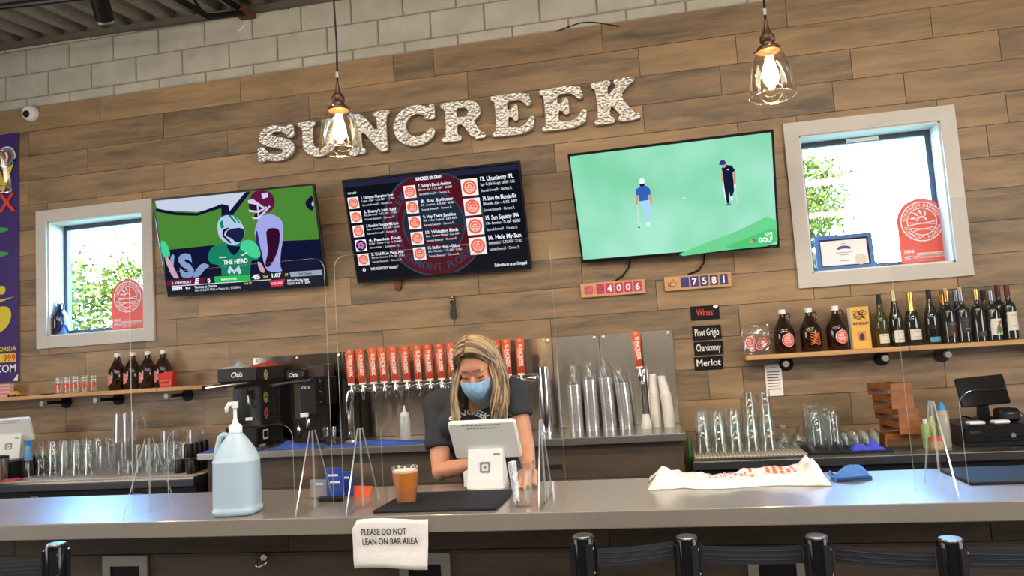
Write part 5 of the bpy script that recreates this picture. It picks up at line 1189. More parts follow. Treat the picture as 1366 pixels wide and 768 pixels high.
# --- left end: tablet stand, cash drawer, tumbler, spray bottle
r = thing('cash_drawer', 'black cash drawer under the white tablet at far left', 'drawer', (-4.80, -.345, ZBL)); G().rbox(-.23, .23, -.2, .2, 0, .135, .008, .004).build('case', M_blackm, r); G().box(-.215, .215, -.206, -.20, .015, .105).build('drawer_front', M_black, r); G().cyl((0, -.212, .06), (0, -.206, .06), .010, 12).build('lock', M_screw, r)
def pos_terminal(name, label, loc, rz, scale=1., logo_=True, tiltd=28):
    r = thing(name, label, 'terminal', loc, rz); s = scale
    G().lathe([(.085*s, 0), (.085*s, .008*s), (.08*s, .010*s), (0, .010*s)], (0, .0, 0), 28).build('base_plate', mat('grey_base', srgb(170, 172, 170), .4), r)
    G().loft([[(-.078*s, -.055*s, .008*s), (.078*s, -.055*s, .008*s), (.078*s, .045*s, .008*s), (-.078*s, .045*s, .008*s)],
              [(-.076*s, -.050*s, .04*s), (.076*s, -.050*s, .04*s), (.076*s, .035*s, .04*s), (-.076*s, .035*s, .04*s)],
              [(-.074*s, -.020*s, .165*s), (.074*s, -.020*s, .165*s), (.074*s, .0*s, .165*s), (-.074*s, .0*s, .165*s)]]).build('stand', M_whitepl, r)
    if logo_:
        g = G(); a = math.atan2(.030, .125); g.M = Matrix.Translation((0, -.0385*s, .092*s)) @ Matrix.Rotation(-a, 4, 'X')
        o1 = [(x*s, z*s) for x, z in arcp(.014, .014, .008, .008, 0, 90*D, 4)+arcp(-.014, .014, .008, .008, 90*D, 180*D, 4)+arcp(-.014, -.014, .008, .008, 180*D, 270*D, 4)+arcp(.014, -.014, .008, .008, 270*D, 360*D, 4)]
        o2 = [(x*.64, z*.64) for x, z in o1]
        g.poly(o1, -.0012, 0, [o2[::-1]]); g.poly([(x*.27, z*.27) for x, z in o1], -.0012); g.build('square_mark', mat('mark_grey', srgb(130, 130, 130), .5), r)
        g = G(); g.M = Matrix.Translation((.05*s, -.0272*s, .142*s)) @ Matrix.Rotation(-a, 4, 'X'); g.poly(rect(-.015*s, .015*s, 0, .005*s), -.0016); g.build('printed_mark', mat('mark_grey', (.2, .2, .2)), r)
        G().rbox(-.10*s, -.07*s, -.03*s, .03*s, .01*s, .075*s, .006, .003).build('card_reader', M_whitepl, r)
    g = G(); g.M = Matrix.Translation((0, -.012*s, .205*s)) @ Matrix.Rotation(radians(tiltd), 4, 'X'); g.rbox(-.145*s, .145*s, -.012*s, .012*s, -.093*s, .093*s, .014*s, .006*s, axis='y'); tb = g.build('tablet', M_whitepl, r, auto=40)
    g = G(); g.M = Matrix.Translation((0, -.012*s, .205*s)) @ Matrix.Rotation(radians(tiltd), 4, 'X'); g.rbox(-.128*s, .128*s, .0121*s, .0135*s, -.078*s, .078*s, .004*s, .0004, axis='y'); g.build('touch_screen', M_blackgl, tb)
    g = G(); g.M = Matrix.Translation((0, -.012*s, .205*s)) @ Matrix.Rotation(radians(tiltd), 4, 'X')
    if logo_:
        for k, (w_, t_) in enumerate(((.17, 'Please wait to be rung up. Thank you for supporting'), (.13, 'Inspired local craft brewers')) ): [g.poly(rect((-w_/2+w_*q_/9)*s, (-w_/2+w_*(q_+.75)/9)*s, .076*s-.016*s*k, .076*s-.016*s*k+.0045*s), -.0125*s) for q_ in range(9)]
        g.build('printed_note', mat('mark_grey', (.2, .2, .2)), tb)
    return r
pos_terminal('tablet_terminal', 'white tablet on stand facing away, far left of the back bar', (-4.745, -.36, ZBL+.136), .35, 1.05, True, 30)
q = at(3, 640, -.60); r = thing('steel_tumbler', 'brushed steel tumbler with black lid at the left edge', 'tumbler', (q.x, -.60, ZBL)); G().lathe([(0, 0), (.035, 0), (.037, .005), (.042, .17), (0, .171)], n=22).build('cup', M_steel, r, auto=40); G().lathe([(.043, .17), (.043, .185), (.03, .192), (0, .192)], n=22).build('lid', M_black, r, auto=40)
q = at(31, 612, -.54); r = thing('spray_bottle', 'small blue spray bottle in front of the white tablet', 'bottle', (q.x, -.495, ZBL+.136), -.4)
MBl = thin('blue_plastic', (.25, .62, .88), .06, .5, .1, 2.5, (.30, .68, .95), .7); MBs = mat('sprayer_blue', srgb(30, 130, 226), .35)
G().lathe([(0, 0), (.024, 0), (.027, .005), (.027, .05), (.020, .066), (.024, .085), (.012, .105), (.011, .115), (0, .115)], n=20).build('bottle_body', MBl, r, auto=50)
G().rbox(-.034, .018, -.009, .009, .118, .142, .006, .003, axis='y').build('sprayer_head', MBs, r); G().lathe([(.014, .105), (.014, .12)], n=14).build('collar', MBs, r); G().tube([(-.02, 0, .12), (-.03, 0, .105), (-.026, 0, .088)], .004, 6).build('trigger', MBs, r)
cloth('red_rag', 'crumpled red patterned rag at the left drain mat corner', 'cloth', (-4.50, -.60, ZBL+.0115), .11, .07, .02, mat('red_check', srgb(170, 60, 66), .8, noise=.5, nscale=60), 22)
# --- right end: cloth, flight boards, bottles, register
cloth('blue_rag', 'violet blue cloth in front of the taster glasses', 'cloth', (1.07, -.575, zr), .17, .07, .05, mat('violet_cloth', srgb(74, 84, 206), .85, noise=.12, nscale=30), 31)
M_flight = wood('flight_wood', srgb(112, 66, 30), srgb(146, 88, 42), srgb(168, 106, 56), rnd=.3, scale=6)
def flight(loc, rz, label):
    r = thing('flight_box', label, 'tray', loc, rz, 'stacked wooden flight boxes'); a, b, h = .062, .125, .072; t = .008
    G().box(-a, a, -b, -b+t, 0, h).build('end_board', M_flight, r); G().box(-a, a, b-t, b, 0, h).build('end_board', M_flight, r)
    G().box(-a, -a+t, -b+t, b-t, h-.034, h).build('side_board', M_flight, r); G().box(a-t, a, -b+t, b-t, h-.034, h).build('side_board', M_flight, r); G().box(-a+t, a-t, -b+t, b-t, h-.02, h-.012).build('floor_board', M_flight, r)
fpx = [1207, 1200, 1195, 1190, 1185]
names = ['wooden flight box, bottom one of the stack, turned sideways', 'wooden flight box, second from the bottom of the stack', 'wooden flight box, middle of the stack', 'wooden flight box, second from the top of the stack', 'wooden flight box, topmost of the stack']
for k in range(5):
    flight((at(fpx[k], 580-17*k, -.33).x, -.33, ZBR+k*.0725), (0 if k else pi/2)+(.22+.05*(-1)**k if k else .0), names[k])
def mini(px, y, label, h, R, body, cap, capm, nm='condiment_bottle'):
    q = at(px, 592, y); r = thing(nm, label, 'bottle', (q.x, y, ZBR)); G().lathe([(0, 0), (R*.94, 0), (R, .005), (R, h*.72), (R*.8, h*.80), (R*.5, h*.84), (0, h*.84)], n=18).build('body', body, r, auto=40); G().lathe([(R*.52, h*.82)]+cap(h, R), n=16).build('cap', capm, r, auto=40); return r
mini(1261.5, -.50, 'white glue-like bottle with blue pointed cap', .25, .030, thin('milky2', (.85, .88, .85), .05, .4, .2, 3, (.85, .84, .74), .7), lambda h, R: [(R*.7, h*.82), (R*.7, h*.88), (R*.3, h*.96), (R*.2, h), (0, h)], mat('cap_blue', srgb(40, 150, 220), .4))
mini(1246, -.44, 'yellow green bottle behind the acrylic bracket', .17, .026, mat('lime_plastic', srgb(196, 206, 86), .35), lambda h, R: [(R*.5, h*.9), (R*.5, h), (0, h)], mat('lime_cap', srgb(214, 214, 110), .4)); mini(1237, -.50, 'pale green bottle left of the lime one', .16, .024, mat('pale_green_plastic', srgb(150, 176, 110), .4), lambda h, R: [(R*.5, h*.9), (R*.5, h), (0, h)], M_whitepl)
q = at(1250, 596, -.545); r = thing('spice_jar', 'low orange lidded jar beside the blue capped bottle', 'jar', (q.x, -.545, ZBR)); G().lathe([(0, 0), (.034, 0), (.036, .004), (.036, .045), (0, .046)], n=20).build('jar', mat('jar_cream', srgb(214, 170, 130), .4), r, auto=40); G().lathe([(.037, .044), (.037, .062), (0, .063)], n=20).build('lid', M_orange, r, auto=40); g = G(); g.map = wrap(.0366); g.poly(rect(-.022, .022, .008, .036), 0); g.build('label', M_white, r)
r = thing('cash_drawer', 'black cash drawer with key lock on the right cooler', 'drawer', (1.80, -.35, ZBR)); G().rbox(-.23, .23, -.2, .2, 0, .118, .008, .004).build('case', M_black, r); G().rbox(-.215, .215, -.207, -.199, .028, .104, .003, .002, axis='y').build('drawer_front', M_black, r); G().box(-.12, .12, -.2085, -.2065, .05, .054).build('slot', M_blackgl, r)
G().cyl((.02, -.212, .058), (.02, -.206, .058), .013, 14).build('lock', M_screw, r); G().box(-.195, -.135, -.2085, -.2065, .075, .088).build('maker_plate', M_dksteel, r)
q = at(1311, 540, -.30); r = thing('point_of_sale_screen', 'black screen on a stand above the right cash drawer', 'monitor', (1.79, -.29, ZBR+.119)); g = G(); g.M = Matrix.Translation((0, 0, .165)) @ Matrix.Rotation(radians(-16), 4, 'X') @ Matrix.Rotation(radians(-3), 4, 'Y'); g.rbox(-.13, .13, -.008, .012, -.085, .085, .008, .004, axis='y'); g.build('display', M_blackgl, r)
G().loft([[(-.06, -.05, 0), (.06, -.05, 0), (.06, .06, 0), (-.06, .06, 0)], [(-.03, .0, .02), (.03, .0, .02), (.03, .04, .02), (-.03, .04, .02)], [(-.02, .005, .15), (.02, .005, .15), (.02, .03, .15), (-.02, .03, .15)]]).build('stand', M_black, r)
q = at(1325, 555, -.42); r = thing('card_printer', 'small black rounded printer in front of the screen', 'printer', (1.85, -.425, ZBR+.119), .1); G().rbox(-.055, .055, -.05, .05, 0, .075, .02, .018, axis='y').build('case', M_black, r); G().box(-.02, .015, -.0512, -.05, .045, .052).build('lettering_plate', M_dksteel, r)
G().tube([(.05, .02, .04), (.085, .02, .045), (.105, .01, .02), (.11, .0, .004)], .004, 6).build('cable', M_black, r, True)
for k, px in enumerate((1293, 1318)):
    q = at(px, 564, -.50); r = thing('card_reader', 'white card reader lying on the %s of the right cash drawer' % ('left' if k == 0 else 'middle'), 'card reader', (1.655+.125*k, -.515, ZBR+.119), .1); G().rbox(-.042, .042, -.03, .03, 0, .018, .01, .006).build('shell', M_whitepl, r)
r = thing('loose_cable', 'loose dark cables and pads on the left of the cash drawer', 'cables', (1.60, -.36, ZBR+.119)); G().tube([(-.01, -.08, .008), (.03, -.03, .02), (.05, .03, .03), (.09, .05, .02), (.12, .06, .008)], .005, 6).build('cable', M_black, r, True)

# ================================================================== THE BAR
CT = 1.07; YB0, YB1 = -2.696, -2.088
bar = thing('bar_counter', 'long grey stone-topped bar with dark plank front', 'bar', (-.4, -2.39, 0)); BX = -.4; BY = -2.39
G().rbox(-3.6-BX, 3.6-BX, YB0-BY, YB1-BY, CT-.058, CT, .004, .003, axis='x').build('countertop', M_counter, bar)
G().box(-3.55-BX, 3.55-BX, -2.42-BY, -2.14-BY, 0, CT-.058).build('carcass', M_core, bar)
pan = G().box(-3.55-BX, 3.55-BX, -2.436-BY, -2.42-BY, 0, CT-.058).build('front_panel', M_core, bar)
R_ = random.Random(21); z = CT-.060; k = 0
offs = [.35, .95, .1, .7, .3, .9]
while z > .02:
    x = -3.55-offs[k % 6]
    h_ = .115 if k == 0 else .2025
    while x < 3.55:
        a, b = max(x, -3.55), min(x+1.22, 3.55); x += 1.22
        if b-a > .03: G().box(a-BX+.0015, b-BX-.0015, -2.449-BY, -2.4362-BY, max(z-h_, 0)+.0015, z-.0015).build('plank', M_barplank, pan)
    z -= h_; k += 1
for x0, x1, zt in ((-2.262, -2.062, .892), (-1.018, -.824, .886), (.219, .408, .878)):
    o = rect(x0-BX, x1-BX, zt-.2, zt); i = [(x0-BX+.034, zt-.166), (x0-BX+.034, zt-.04), (x1-BX-.034, zt-.04), (x1-BX-.034, zt-.166)]
    cov = G().poly(o, -2.460-BY, .0105, [i]).build('outlet_cover', M_grey, bar); G().box(x0-BX+.034, x1-BX-.034, -2.4555-BY, -2.450-BY, zt-.166, zt-.04).build('outlet_recess', M_blackm, cov)
q = at(350, 747, -2.47); hx = q.x-BX
G().tube([(hx-.035, -2.452-BY, q.z+.0), (hx-.02, -2.485-BY, q.z-.014), (hx+.0, -2.50-BY, q.z-.018), (hx+.02, -2.485-BY, q.z-.010), (hx+.025, -2.47-BY, q.z+.012)], .0045, 8).build('purse_hook', M_chrome, bar, True)
G().cyl((hx, -2.46-BY, q.z+.004), (hx, -2.449-BY, q.z+.004), .014, 12).build('hook_plate', M_chrome, bar)
# taped paper notice on the counter edge
q0 = at(469, 693, -2.70); q1 = at(571, 691, -2.70); q2 = at(571, 757, -2.70); w = q1.x-q0.x; h = q1.z-q2.z
r = thing('paper_notice', 'white paper notice taped to the bar edge asking not to lean', 'notice', ((q0.x+q1.x)/2, YB0-.004, q2.z))
nx, ny = 12, 10; V = []
for i in range(nx+1):
    for j in range(ny+1):
        u, v = i/nx, j/ny; x = (u-.5)*w; z = v*h+.004*sin(u*5)
        if u < .2 and v > .8: x += (v-.8)*.10*(1-u*5)
        x -= .010*(1-v)*(u-.3)
        V.append((x, -.0015-.004*abs(sin(u*3.2+v))*(1-v)-.0025*sin(v*9)*(1-v)**1-.010*(1-v)**2*u, z))
Fs = [(i*(ny+1)+j, (i+1)*(ny+1)+j, (i+1)*(ny+1)+j+1, i*(ny+1)+j+1) for i in range(nx) for j in range(ny)]
sh_ = G().add(V, Fs).build('sheet', mat('paper_white', srgb(224, 220, 218), .8, noise=.03, nscale=40, bump=.35, bscale=25), r, True); sd = sh_.modifiers.new('thickness', 'SOLIDIFY'); sd.thickness = .0006
MI = mat('black_ink', (.012, .012, .012), .6)
G().text('PLEASE DO NOT', -w*.36, h*.695, .030, -.0115, 'l', .018, w*.585).build('lettering', MI, r); G().text('LEAN ON BAR AREA', -w*.35, h*.50, .030, -.0125, 'l', .018, w*.72).build('lettering', MI, r)

# --- acrylic guards
def guard(x0, x1, label):
    y = -2.522; r = thing('acrylic_guard', label, 'screen', ((x0+x1)/2, y, CT), group='clear acrylic guards'); w = (x1-x0)/2; H = .93; t = .005; lg = .155; ch = .312
    rr = .045
    out = [(-w, 0), (-w+lg, 0)]+[(-w+lg, ch-.05)]+arcp(-w+lg+.05, ch-.05, .05, .05, pi, pi/2, 6)+arcp(w-lg-.05, ch-.05, .05, .05, pi/2, 0, 6)+[(w-lg, 0), (w, 0)]+arcp(w-rr, H-rr, rr, rr, 0, pi/2, 6)+arcp(-w+rr, H-rr, rr, rr, pi/2, pi, 6)
    g = G(); g.poly(out, -t/2, t); k0 = len(g.f)
    n = len(out); nf = (len(g.f)-n)
    for i in range(nf, len(g.f)): g.k[i] = 1
    g.build('sheet', [M_acryl, M_edge], r)
    for cx in (-w+lg*.48, w-lg*.48):
        g = G(); g.M = Matrix.Translation((cx, 0, 0)) @ Matrix.Rotation(pi/2, 4, 'Z')
        for sgn in (-1, 1):
            tri = [(sgn*.003, 0), (sgn*.150, 0), (sgn*.150, .012), (sgn*.022, .285), (sgn*.003, .285)]
            if sgn < 0: tri = tri[::-1]
            g.poly(tri, -.0025, .005); 
            for i in range(len(g.f)-5, len(g.f)): g.k[i] = 1
        g.build('foot_bracket', [M_acryl, M_edge], r)
guard(-2.07, -1.235, 'clear acrylic guard on the bar, left of the draft menu'); guard(-1.195, -.370, 'clear acrylic guard on the bar in front of the bartender'); guard(.75, 1.58, 'clear acrylic guard at the right end of bar')

# --- sanitizer jug
r = thing('sanitizer_jug', 'translucent gallon jug with white pump on the bar', 'jug', (-1.585, -2.585, CT), .12)
M_hdpe = mat('frosted_hdpe', srgb(176, 198, 214), .35, trans=.0, sub=.35)
def sq(a, b, z, n=24, p=3.2): return [(a*abs(cos(t))**(2/p)*(1 if cos(t) >= 0 else -1), b*abs(sin(t))**(2/p)*(1 if sin(t) >= 0 else -1), z) for t in [2*pi*i/n for i in range(n)]]
ring = [(.070, .062, 0), (.078, .070, .004), (.082, .074, .012), (.082, .074, .022), (.0795, .0715, .026), (.0795, .0715, .036), (.080, .072, .040), (.0815, .0735, .185), (.0825, .0745, .190), (.0825, .0745, .196), (.079, .071, .201), (.075, .068, .214), (.062, .058, .240), (.042, .041, .270), (.026, .026, .290), (.021, .021, .296), (.021, .021, .304)]
G().loft([sq(a, b, z, 28, 3.4 if z < .18 else 2.4) for a, b, z in ring]).build('jug_body', M_hdpe, r, auto=45)
G().tube([(-.022, 0, .284), (-.046, 0, .290), (-.060, 0, .280), (-.068, 0, .250), (-.075, 0, .215), (-.072, 0, .198)], [.010, .011, .011, .0115, .012, .008], 10).build('grip', M_hdpe, r, True)
G().lathe([(.024, .296), (.024, .320), (.020, .324), (.012, .329), (.010, .340), (.0065, .345), (.0065, .384), (.012, .386), (.013, .410), (0, .411)], n=20).build('pump_cap', M_whitepl, r, auto=45)
G().tube([(.004, 0, .399), (-.020, -.006, .401), (-.028, -.008, .388), (-.029, -.009, .372)], [.010, .009, .0075, .006], 8).build('pump_spout', M_whitepl, r, True)

# --- mats
r = thing('bar_mat', 'black rubber bar mat under the beer cup', 'mat', (-.80, -2.475, CT)); G().rbox(-.235, .205, -.175, .168, 0, .010, .006, .003).build('mat_sheet', M_rubber, r)
r.rotation_euler.z = 0; g = G(); g.strip([(.05+.008*t, .008*sin(t*2)) for t in range(12)], .006, 0); o = g.build('embossed_mark', M_blackm, r); o.rotation_euler = (-pi/2, 0, 0); o.location = (.02, .06, .0104)
r = thing('bar_mat', 'black rubber bar mat behind the right acrylic guard', 'mat', (1.17, -2.285, CT)); G().rbox(-.23, .23, -.155, .155, 0, .010, .006, .003).build('mat_sheet', M_rubber, r)

# --- beer in plastic cup
r = thing('beer_cup', 'clear plastic cup of amber beer on the black mat', 'beer', (-.957, -2.515, CT+.0105))
G().lathe([(0, .0), (.034, 0), (.036, .003), (.0485, .122), (.050, .124), (.050, .128), (.0478, .128), (.0465, .122), (.0345, .006), (0, .006)], n=28, cap=False).build('cup', M_plas, r, auto=40)
m_beer = mat('amber_beer', srgb(216, 124, 18), .2, sub=.25, noise=.06, nscale=20)
G().lathe([(0, .0065), (.0342, .0065), (.0455, .108), (0, .108)], n=28).build('beer', m_beer, r, auto=40); G().lathe([(0, .1082), (.0455, .1082), (.0462, .114), (.040, .1165), (0, .117)], n=28).build('foam', mat('foam', srgb(240, 226, 190), .7), r, auto=40)
# --- empty glass
r = thing('empty_glass', 'empty clear faceted glass beside the terminal', 'glass', (-.512, -2.592, CT))
G().lathe([(0, .0), (.030, 0), (.032, .004), (.044, .125), (.046, .15), (.0442, .15), (.0425, .125), (.030, .014), (0, .014)], n=12, cap=False).build('bowl', M_glass, r)
# --- terminal
pos_terminal('tablet_terminal', 'white tablet register with square mark facing the bartender', (-.72, -2.215, CT), -.05, .95, True, 30)
# --- card organiser
r = thing('card_holder', 'clear acrylic card holder with blue cards on the bar', 'holder', (-1.345, -2.33, CT), -.1)
G().box(-.085, .085, -.03, .04, 0, .005).build('tray_floor', M_acryl, r)
for k, (yy, hh) in enumerate(((-.03, .06), (.0, .085), (.035, .11))): G().box(-.085, .085, yy, yy+.003, .005, hh).build('divider', M_acryl, r)
MBc = mat('blue_card', srgb(40, 72, 156), .45)
for k, (x, yy, hh, m_) in enumerate(((-.035, -.012, .075, mat('grey_card', srgb(150, 150, 160), .5)), (.04, -.015, .085, MBc), (.015, .016, .115, MBc), (.06, .02, .10, MBc))):
    c = G().box(x-.038, x+.038, yy, yy+.006, .006, hh).build('card_stack', m_, r); G().poly(rect(x-.022, x+.022, hh*.72, hh*.72+.008), yy-.001).build('white_strip', M_white, c)
r = thing('orange_tag', 'small orange card propped on the bar behind the guard', 'card', (-1.215, -2.325, CT), -.25); G().add([(-.045, 0, 0), (.045, 0, 0), (.045, .018, .04), (-.045, .018, .04), (-.045, .004, 0), (.045, .004, 0), (.045, .022, .04), (-.045, .022, .04)], [(0, 1, 2, 3), (7, 6, 5, 4), (0, 4, 5, 1), (1, 5, 6, 2), (2, 6, 7, 3), (3, 7, 4, 0)]).build('card', M_orange, r)
tag(G().rbox(-.055, .055, -.012, .012, 0, .02, .008, .005, axis='x').build('dark_pen_case', M_black, None, False, (-1.30, -2.40, CT), -.05), 'dark pen case lying in front of the card holder', 'case')
# --- plastic bag lying on the bar
r = thing('plastic_bag', 'white plastic shopping bag with red print lying on bar', 'bag', (.215, -2.235, CT)); R_ = random.Random(9)
def bagtop(u, v):
    e = min(1, min(u, 1-u)*9+.2, min(v, 1-v)*5+.1); t = .020+.010*sin(u*8+v*2)+.010*abs(sin(v*7+u*9))+.010*abs(sin(u*23+v*5))-.006*abs(sin(u*41-v*13))
    if u > .86: t += .075*math.exp(-((u-.945)/.04)**2)*(.45+.55*abs(sin(v*6+.4)))
    if u < .16: t += .045*math.exp(-((u-.08)/.05)**2)*(.5+.5*sin(v*7))
    return max(t*e, .004)
nx, ny = 44, 16; V = []
for i in range(nx+1):
    for j in range(ny+1):
        u, v = i/nx, j/ny; wv = .13*(1-.18*math.exp(-((u-.2)/.05)**2)+.06*sin(u*7)); V.append(((u-.5)*.62, (v-.5)*2*wv+.012*sin(u*11), bagtop(u, v)))
n = len(V); V += [(x, y, .0005) for x, y, z in V]; st_ = ny+1; Fs = []; 
for i in range(nx):
    for j in range(ny):
        a = i*st_+j; hole = (i < 7 and 5 < j < 10)
        if not hole: Fs.append((a, a+st_, a+st_+1, a+1)); Fs.append((a+n, a+n+1, a+n+st_+1, a+n+st_))
for i in range(nx): a = i*st_; Fs.append((a, a+n, a+n+st_, a+st_)); a += ny; Fs.append((a, a+st_, a+n+st_, a+n))
for j in range(ny): Fs.append((j, j+1, j+1+n, j+n)); a = nx*st_+j; Fs.append((a, a+n, a+n+1, a+1))
G().add(V, Fs).build('bag_film', mat('bag_white', srgb(234, 232, 226), .25, sub=.15, bump=1.0, bscale=22), r, True)
g = G()
for k in range(5):
    u = .70+.035*k
    for j in range(5, 12):
        pts = [((u-.5)*.62-.006, (j/16-.5)*.26, bagtop(u-.01, j/16)+.0022), ((u-.5)*.62+.006, (j/16-.5)*.26, bagtop(u+.01, j/16)+.0022), ((u-.5)*.62+.006, ((j+.8)/16-.5)*.26, bagtop(u+.01, (j+.8)/16)+.0022), ((u-.5)*.62-.006, ((j+.8)/16-.5)*.26, bagtop(u-.01, (j+.8)/16)+.0022)]; g.add(pts, [(0, 1, 2, 3)])
for k in range(9):
    u = .36+.03*k
    for j in (6, 8, 10): g.add([((u-.5)*.62-.004, (j/16-.5)*.26, bagtop(u, j/16)+.003), ((u-.5)*.62+.005, (j/16-.5)*.26, bagtop(u, j/16)+.003), ((u-.5)*.62+.007, ((j+1)/16-.5)*.26, bagtop(u, (j+1)/16)+.003), ((u-.5)*.62-.003, ((j+1)/16-.5)*.26, bagtop(u, (j+1)/16)+.003)], [(0, 1, 2, 3)])
o = g.build('red_print', mat('bag_red', srgb(214, 110, 84), .5), r); o['kind'] = 'stuff'
# --- blue mask / cloth
q = at(1137, 641, z=CT); r = thing('blue_face_mask', 'crumpled blue cloth mask lying on the bar beside bag', 'mask', (q.x, q.y+.02, CT), .15)
MM = mat('mask_blue', srgb(70, 120, 190), .85, noise=.12, nscale=40, bump=.4, bscale=150); V = []; n1, n2 = 12, 8
prof = lambda u: .062*max(0., sin(pi*min(1, u*1.02)))**.55*(.55+.55*u)
for i in range(n1+1):
    for j in range(n2+1):
        u, v = i/n1, j/n2; h = prof(u); V.append(((u-.5)*.135, (v-.5)*.075*(.6+.4*sin(pi*u)), max(.002, h*math.sqrt(max(0, 1-(2*v-1)**2))*(1+.06*sin(u*20+v*9)))))
G().add(V, [(i*(n2+1)+j, (i+1)*(n2+1)+j, (i+1)*(n2+1)+j+1, i*(n2+1)+j+1) for i in range(n1) for j in range(n2)]).build('mask_cloth', MM, r, True)
G().tube([(-.055, -.01, .006), (-.072, -.02, .015), (-.080, -.015, .028), (-.072, -.005, .034), (-.060, 0, .02)], .004, 6).build('ear_loop', MM, r, True); G().tube([(-.06, -.028, .006), (-.02, -.036, .010), (.03, -.036, .012), (.062, -.02, .008)], .006, 6).build('hem', mat('mask_dark', srgb(40, 70, 120), .9), r, True)

# --- stanchions
def stanchion(px, y, label, tilt=0, top=None):
    q = at(px, 716, y); zt = top or 1.0; r = thing('stanchion', label, 'stanchion', (q.x, y, 0), .5, 'queue posts in front of the bar'); r.rotation_euler.y = tilt
    G().lathe([(.14, 0), (.14, .012), (.10, .03), (.04, .04)], n=32).build('base_plate', M_black, r, auto=40)
    G().cyl((0, 0, .035), (0, 0, zt-.14), .030, 20).build('post', M_black, r, auto=40)
    G().lathe([(.030, zt-.15), (.0355, zt-.145), (.0355, zt-.008), (.032, zt), (.0, zt)], n=24).build('belt_head', M_blackgl, r, auto=40); G().lathe([(.031, zt), (.029, zt+.004), (0, zt+.004)], n=24).build('top_disc', M_dksteel, r, auto=40)
    for k in range(4): g = G(); g.M = Matrix.Rotation(k*pi/2, 4, 'Z'); g.box(-.011, .011, -.042, -.034, zt-.12, zt-.018); g.build('belt_slot', M_black, r)
    for z in (.03, .10): G().cyl((0.012, -.0405, zt-z), (.012, -.035, zt-z), .004, 8).build('screw', M_screw, r)
    return q.x
yS = -2.86
xa = stanchion(75, yS, 'black queue post at the far left', .0, 1.035); xb = stanchion(778, yS, 'black queue post right of the paper notice', 0, 1.030); xc = stanchion(916, -2.80, 'black queue post second from the notice', 0, 1.008); xd = stanchion(1089, -2.80, 'black queue post in front of the rightmost outlet plate', 0, 1.003); xe = stanchion(1267, yS, 'black queue post at the right with a striped belt', 0, 1.004)
def belt(a, b, label, sag=.01, hgt=.05):
    a = Vector(a); b = Vector(b); d = b-a; nrm = Vector((-d.y, d.x, 0)).normalized()*.0012; n = 8; V = []
    for i in range(n+1):
        p = d*(i/n)+Vector((0, 0, -sag*sin(pi*i/n)))
        V += [p+nrm, p-nrm, p-nrm+Vector((0, 0, hgt)), p+nrm+Vector((0, 0, hgt))]
    Fs = []
    for i in range(n):
        for k in range(4): m_ = (k+1) % 4; Fs.append((i*4+k, i*4+m_, i*4+4+m_, i*4+4+k))
    Fs += [(3, 2, 1, 0), (n*4, n*4+1, n*4+2, n*4+3)]
    r = thing('queue_belt', label, 'belt', a, 0, 'queue belts'); G().add(V, Fs).build('webbing', M_navy, r)
    for k in (.25, .5, .75): q = [v+Vector((0, 0, 0)) for v in ()]
    g = G(); 
    for zz in (.012, .025, .038):
        W_ = [] 
        for i in range(n+1): p = d*(i/n)+Vector((0, 0, -sag*sin(pi*i/n)+zz)); W_.append(p+(-nrm if nrm.y > 0 else nrm)*1.4)
        g.tube(W_, .0018, 4)
    o = g.build('woven_ribs', M_navy, r); o['kind'] = 'stuff'
belt((xb+.038, yS-.005, .942), (xc-.04, -2.805, .946), 'dark belt between the posts right of the paper notice', .004, .052)
belt((xc+.04, -2.79, .93), (xd-.04, -2.79, .925), 'dark belt between the two middle right posts', .004); belt((xd+.048, -2.79, .925), (xe-.04, yS+.01, .92), 'dark belt reaching the rightmost post', .004)
belt((xe+.04, yS, .925), (xe+1.2, -2.95, .93), 'striped belt leaving the rightmost post to the right', .004, .055); belt((xa-1.3, -2.95, .93), (xa-.04, yS, .93), 'dark belt at the far left post', .01, .055)

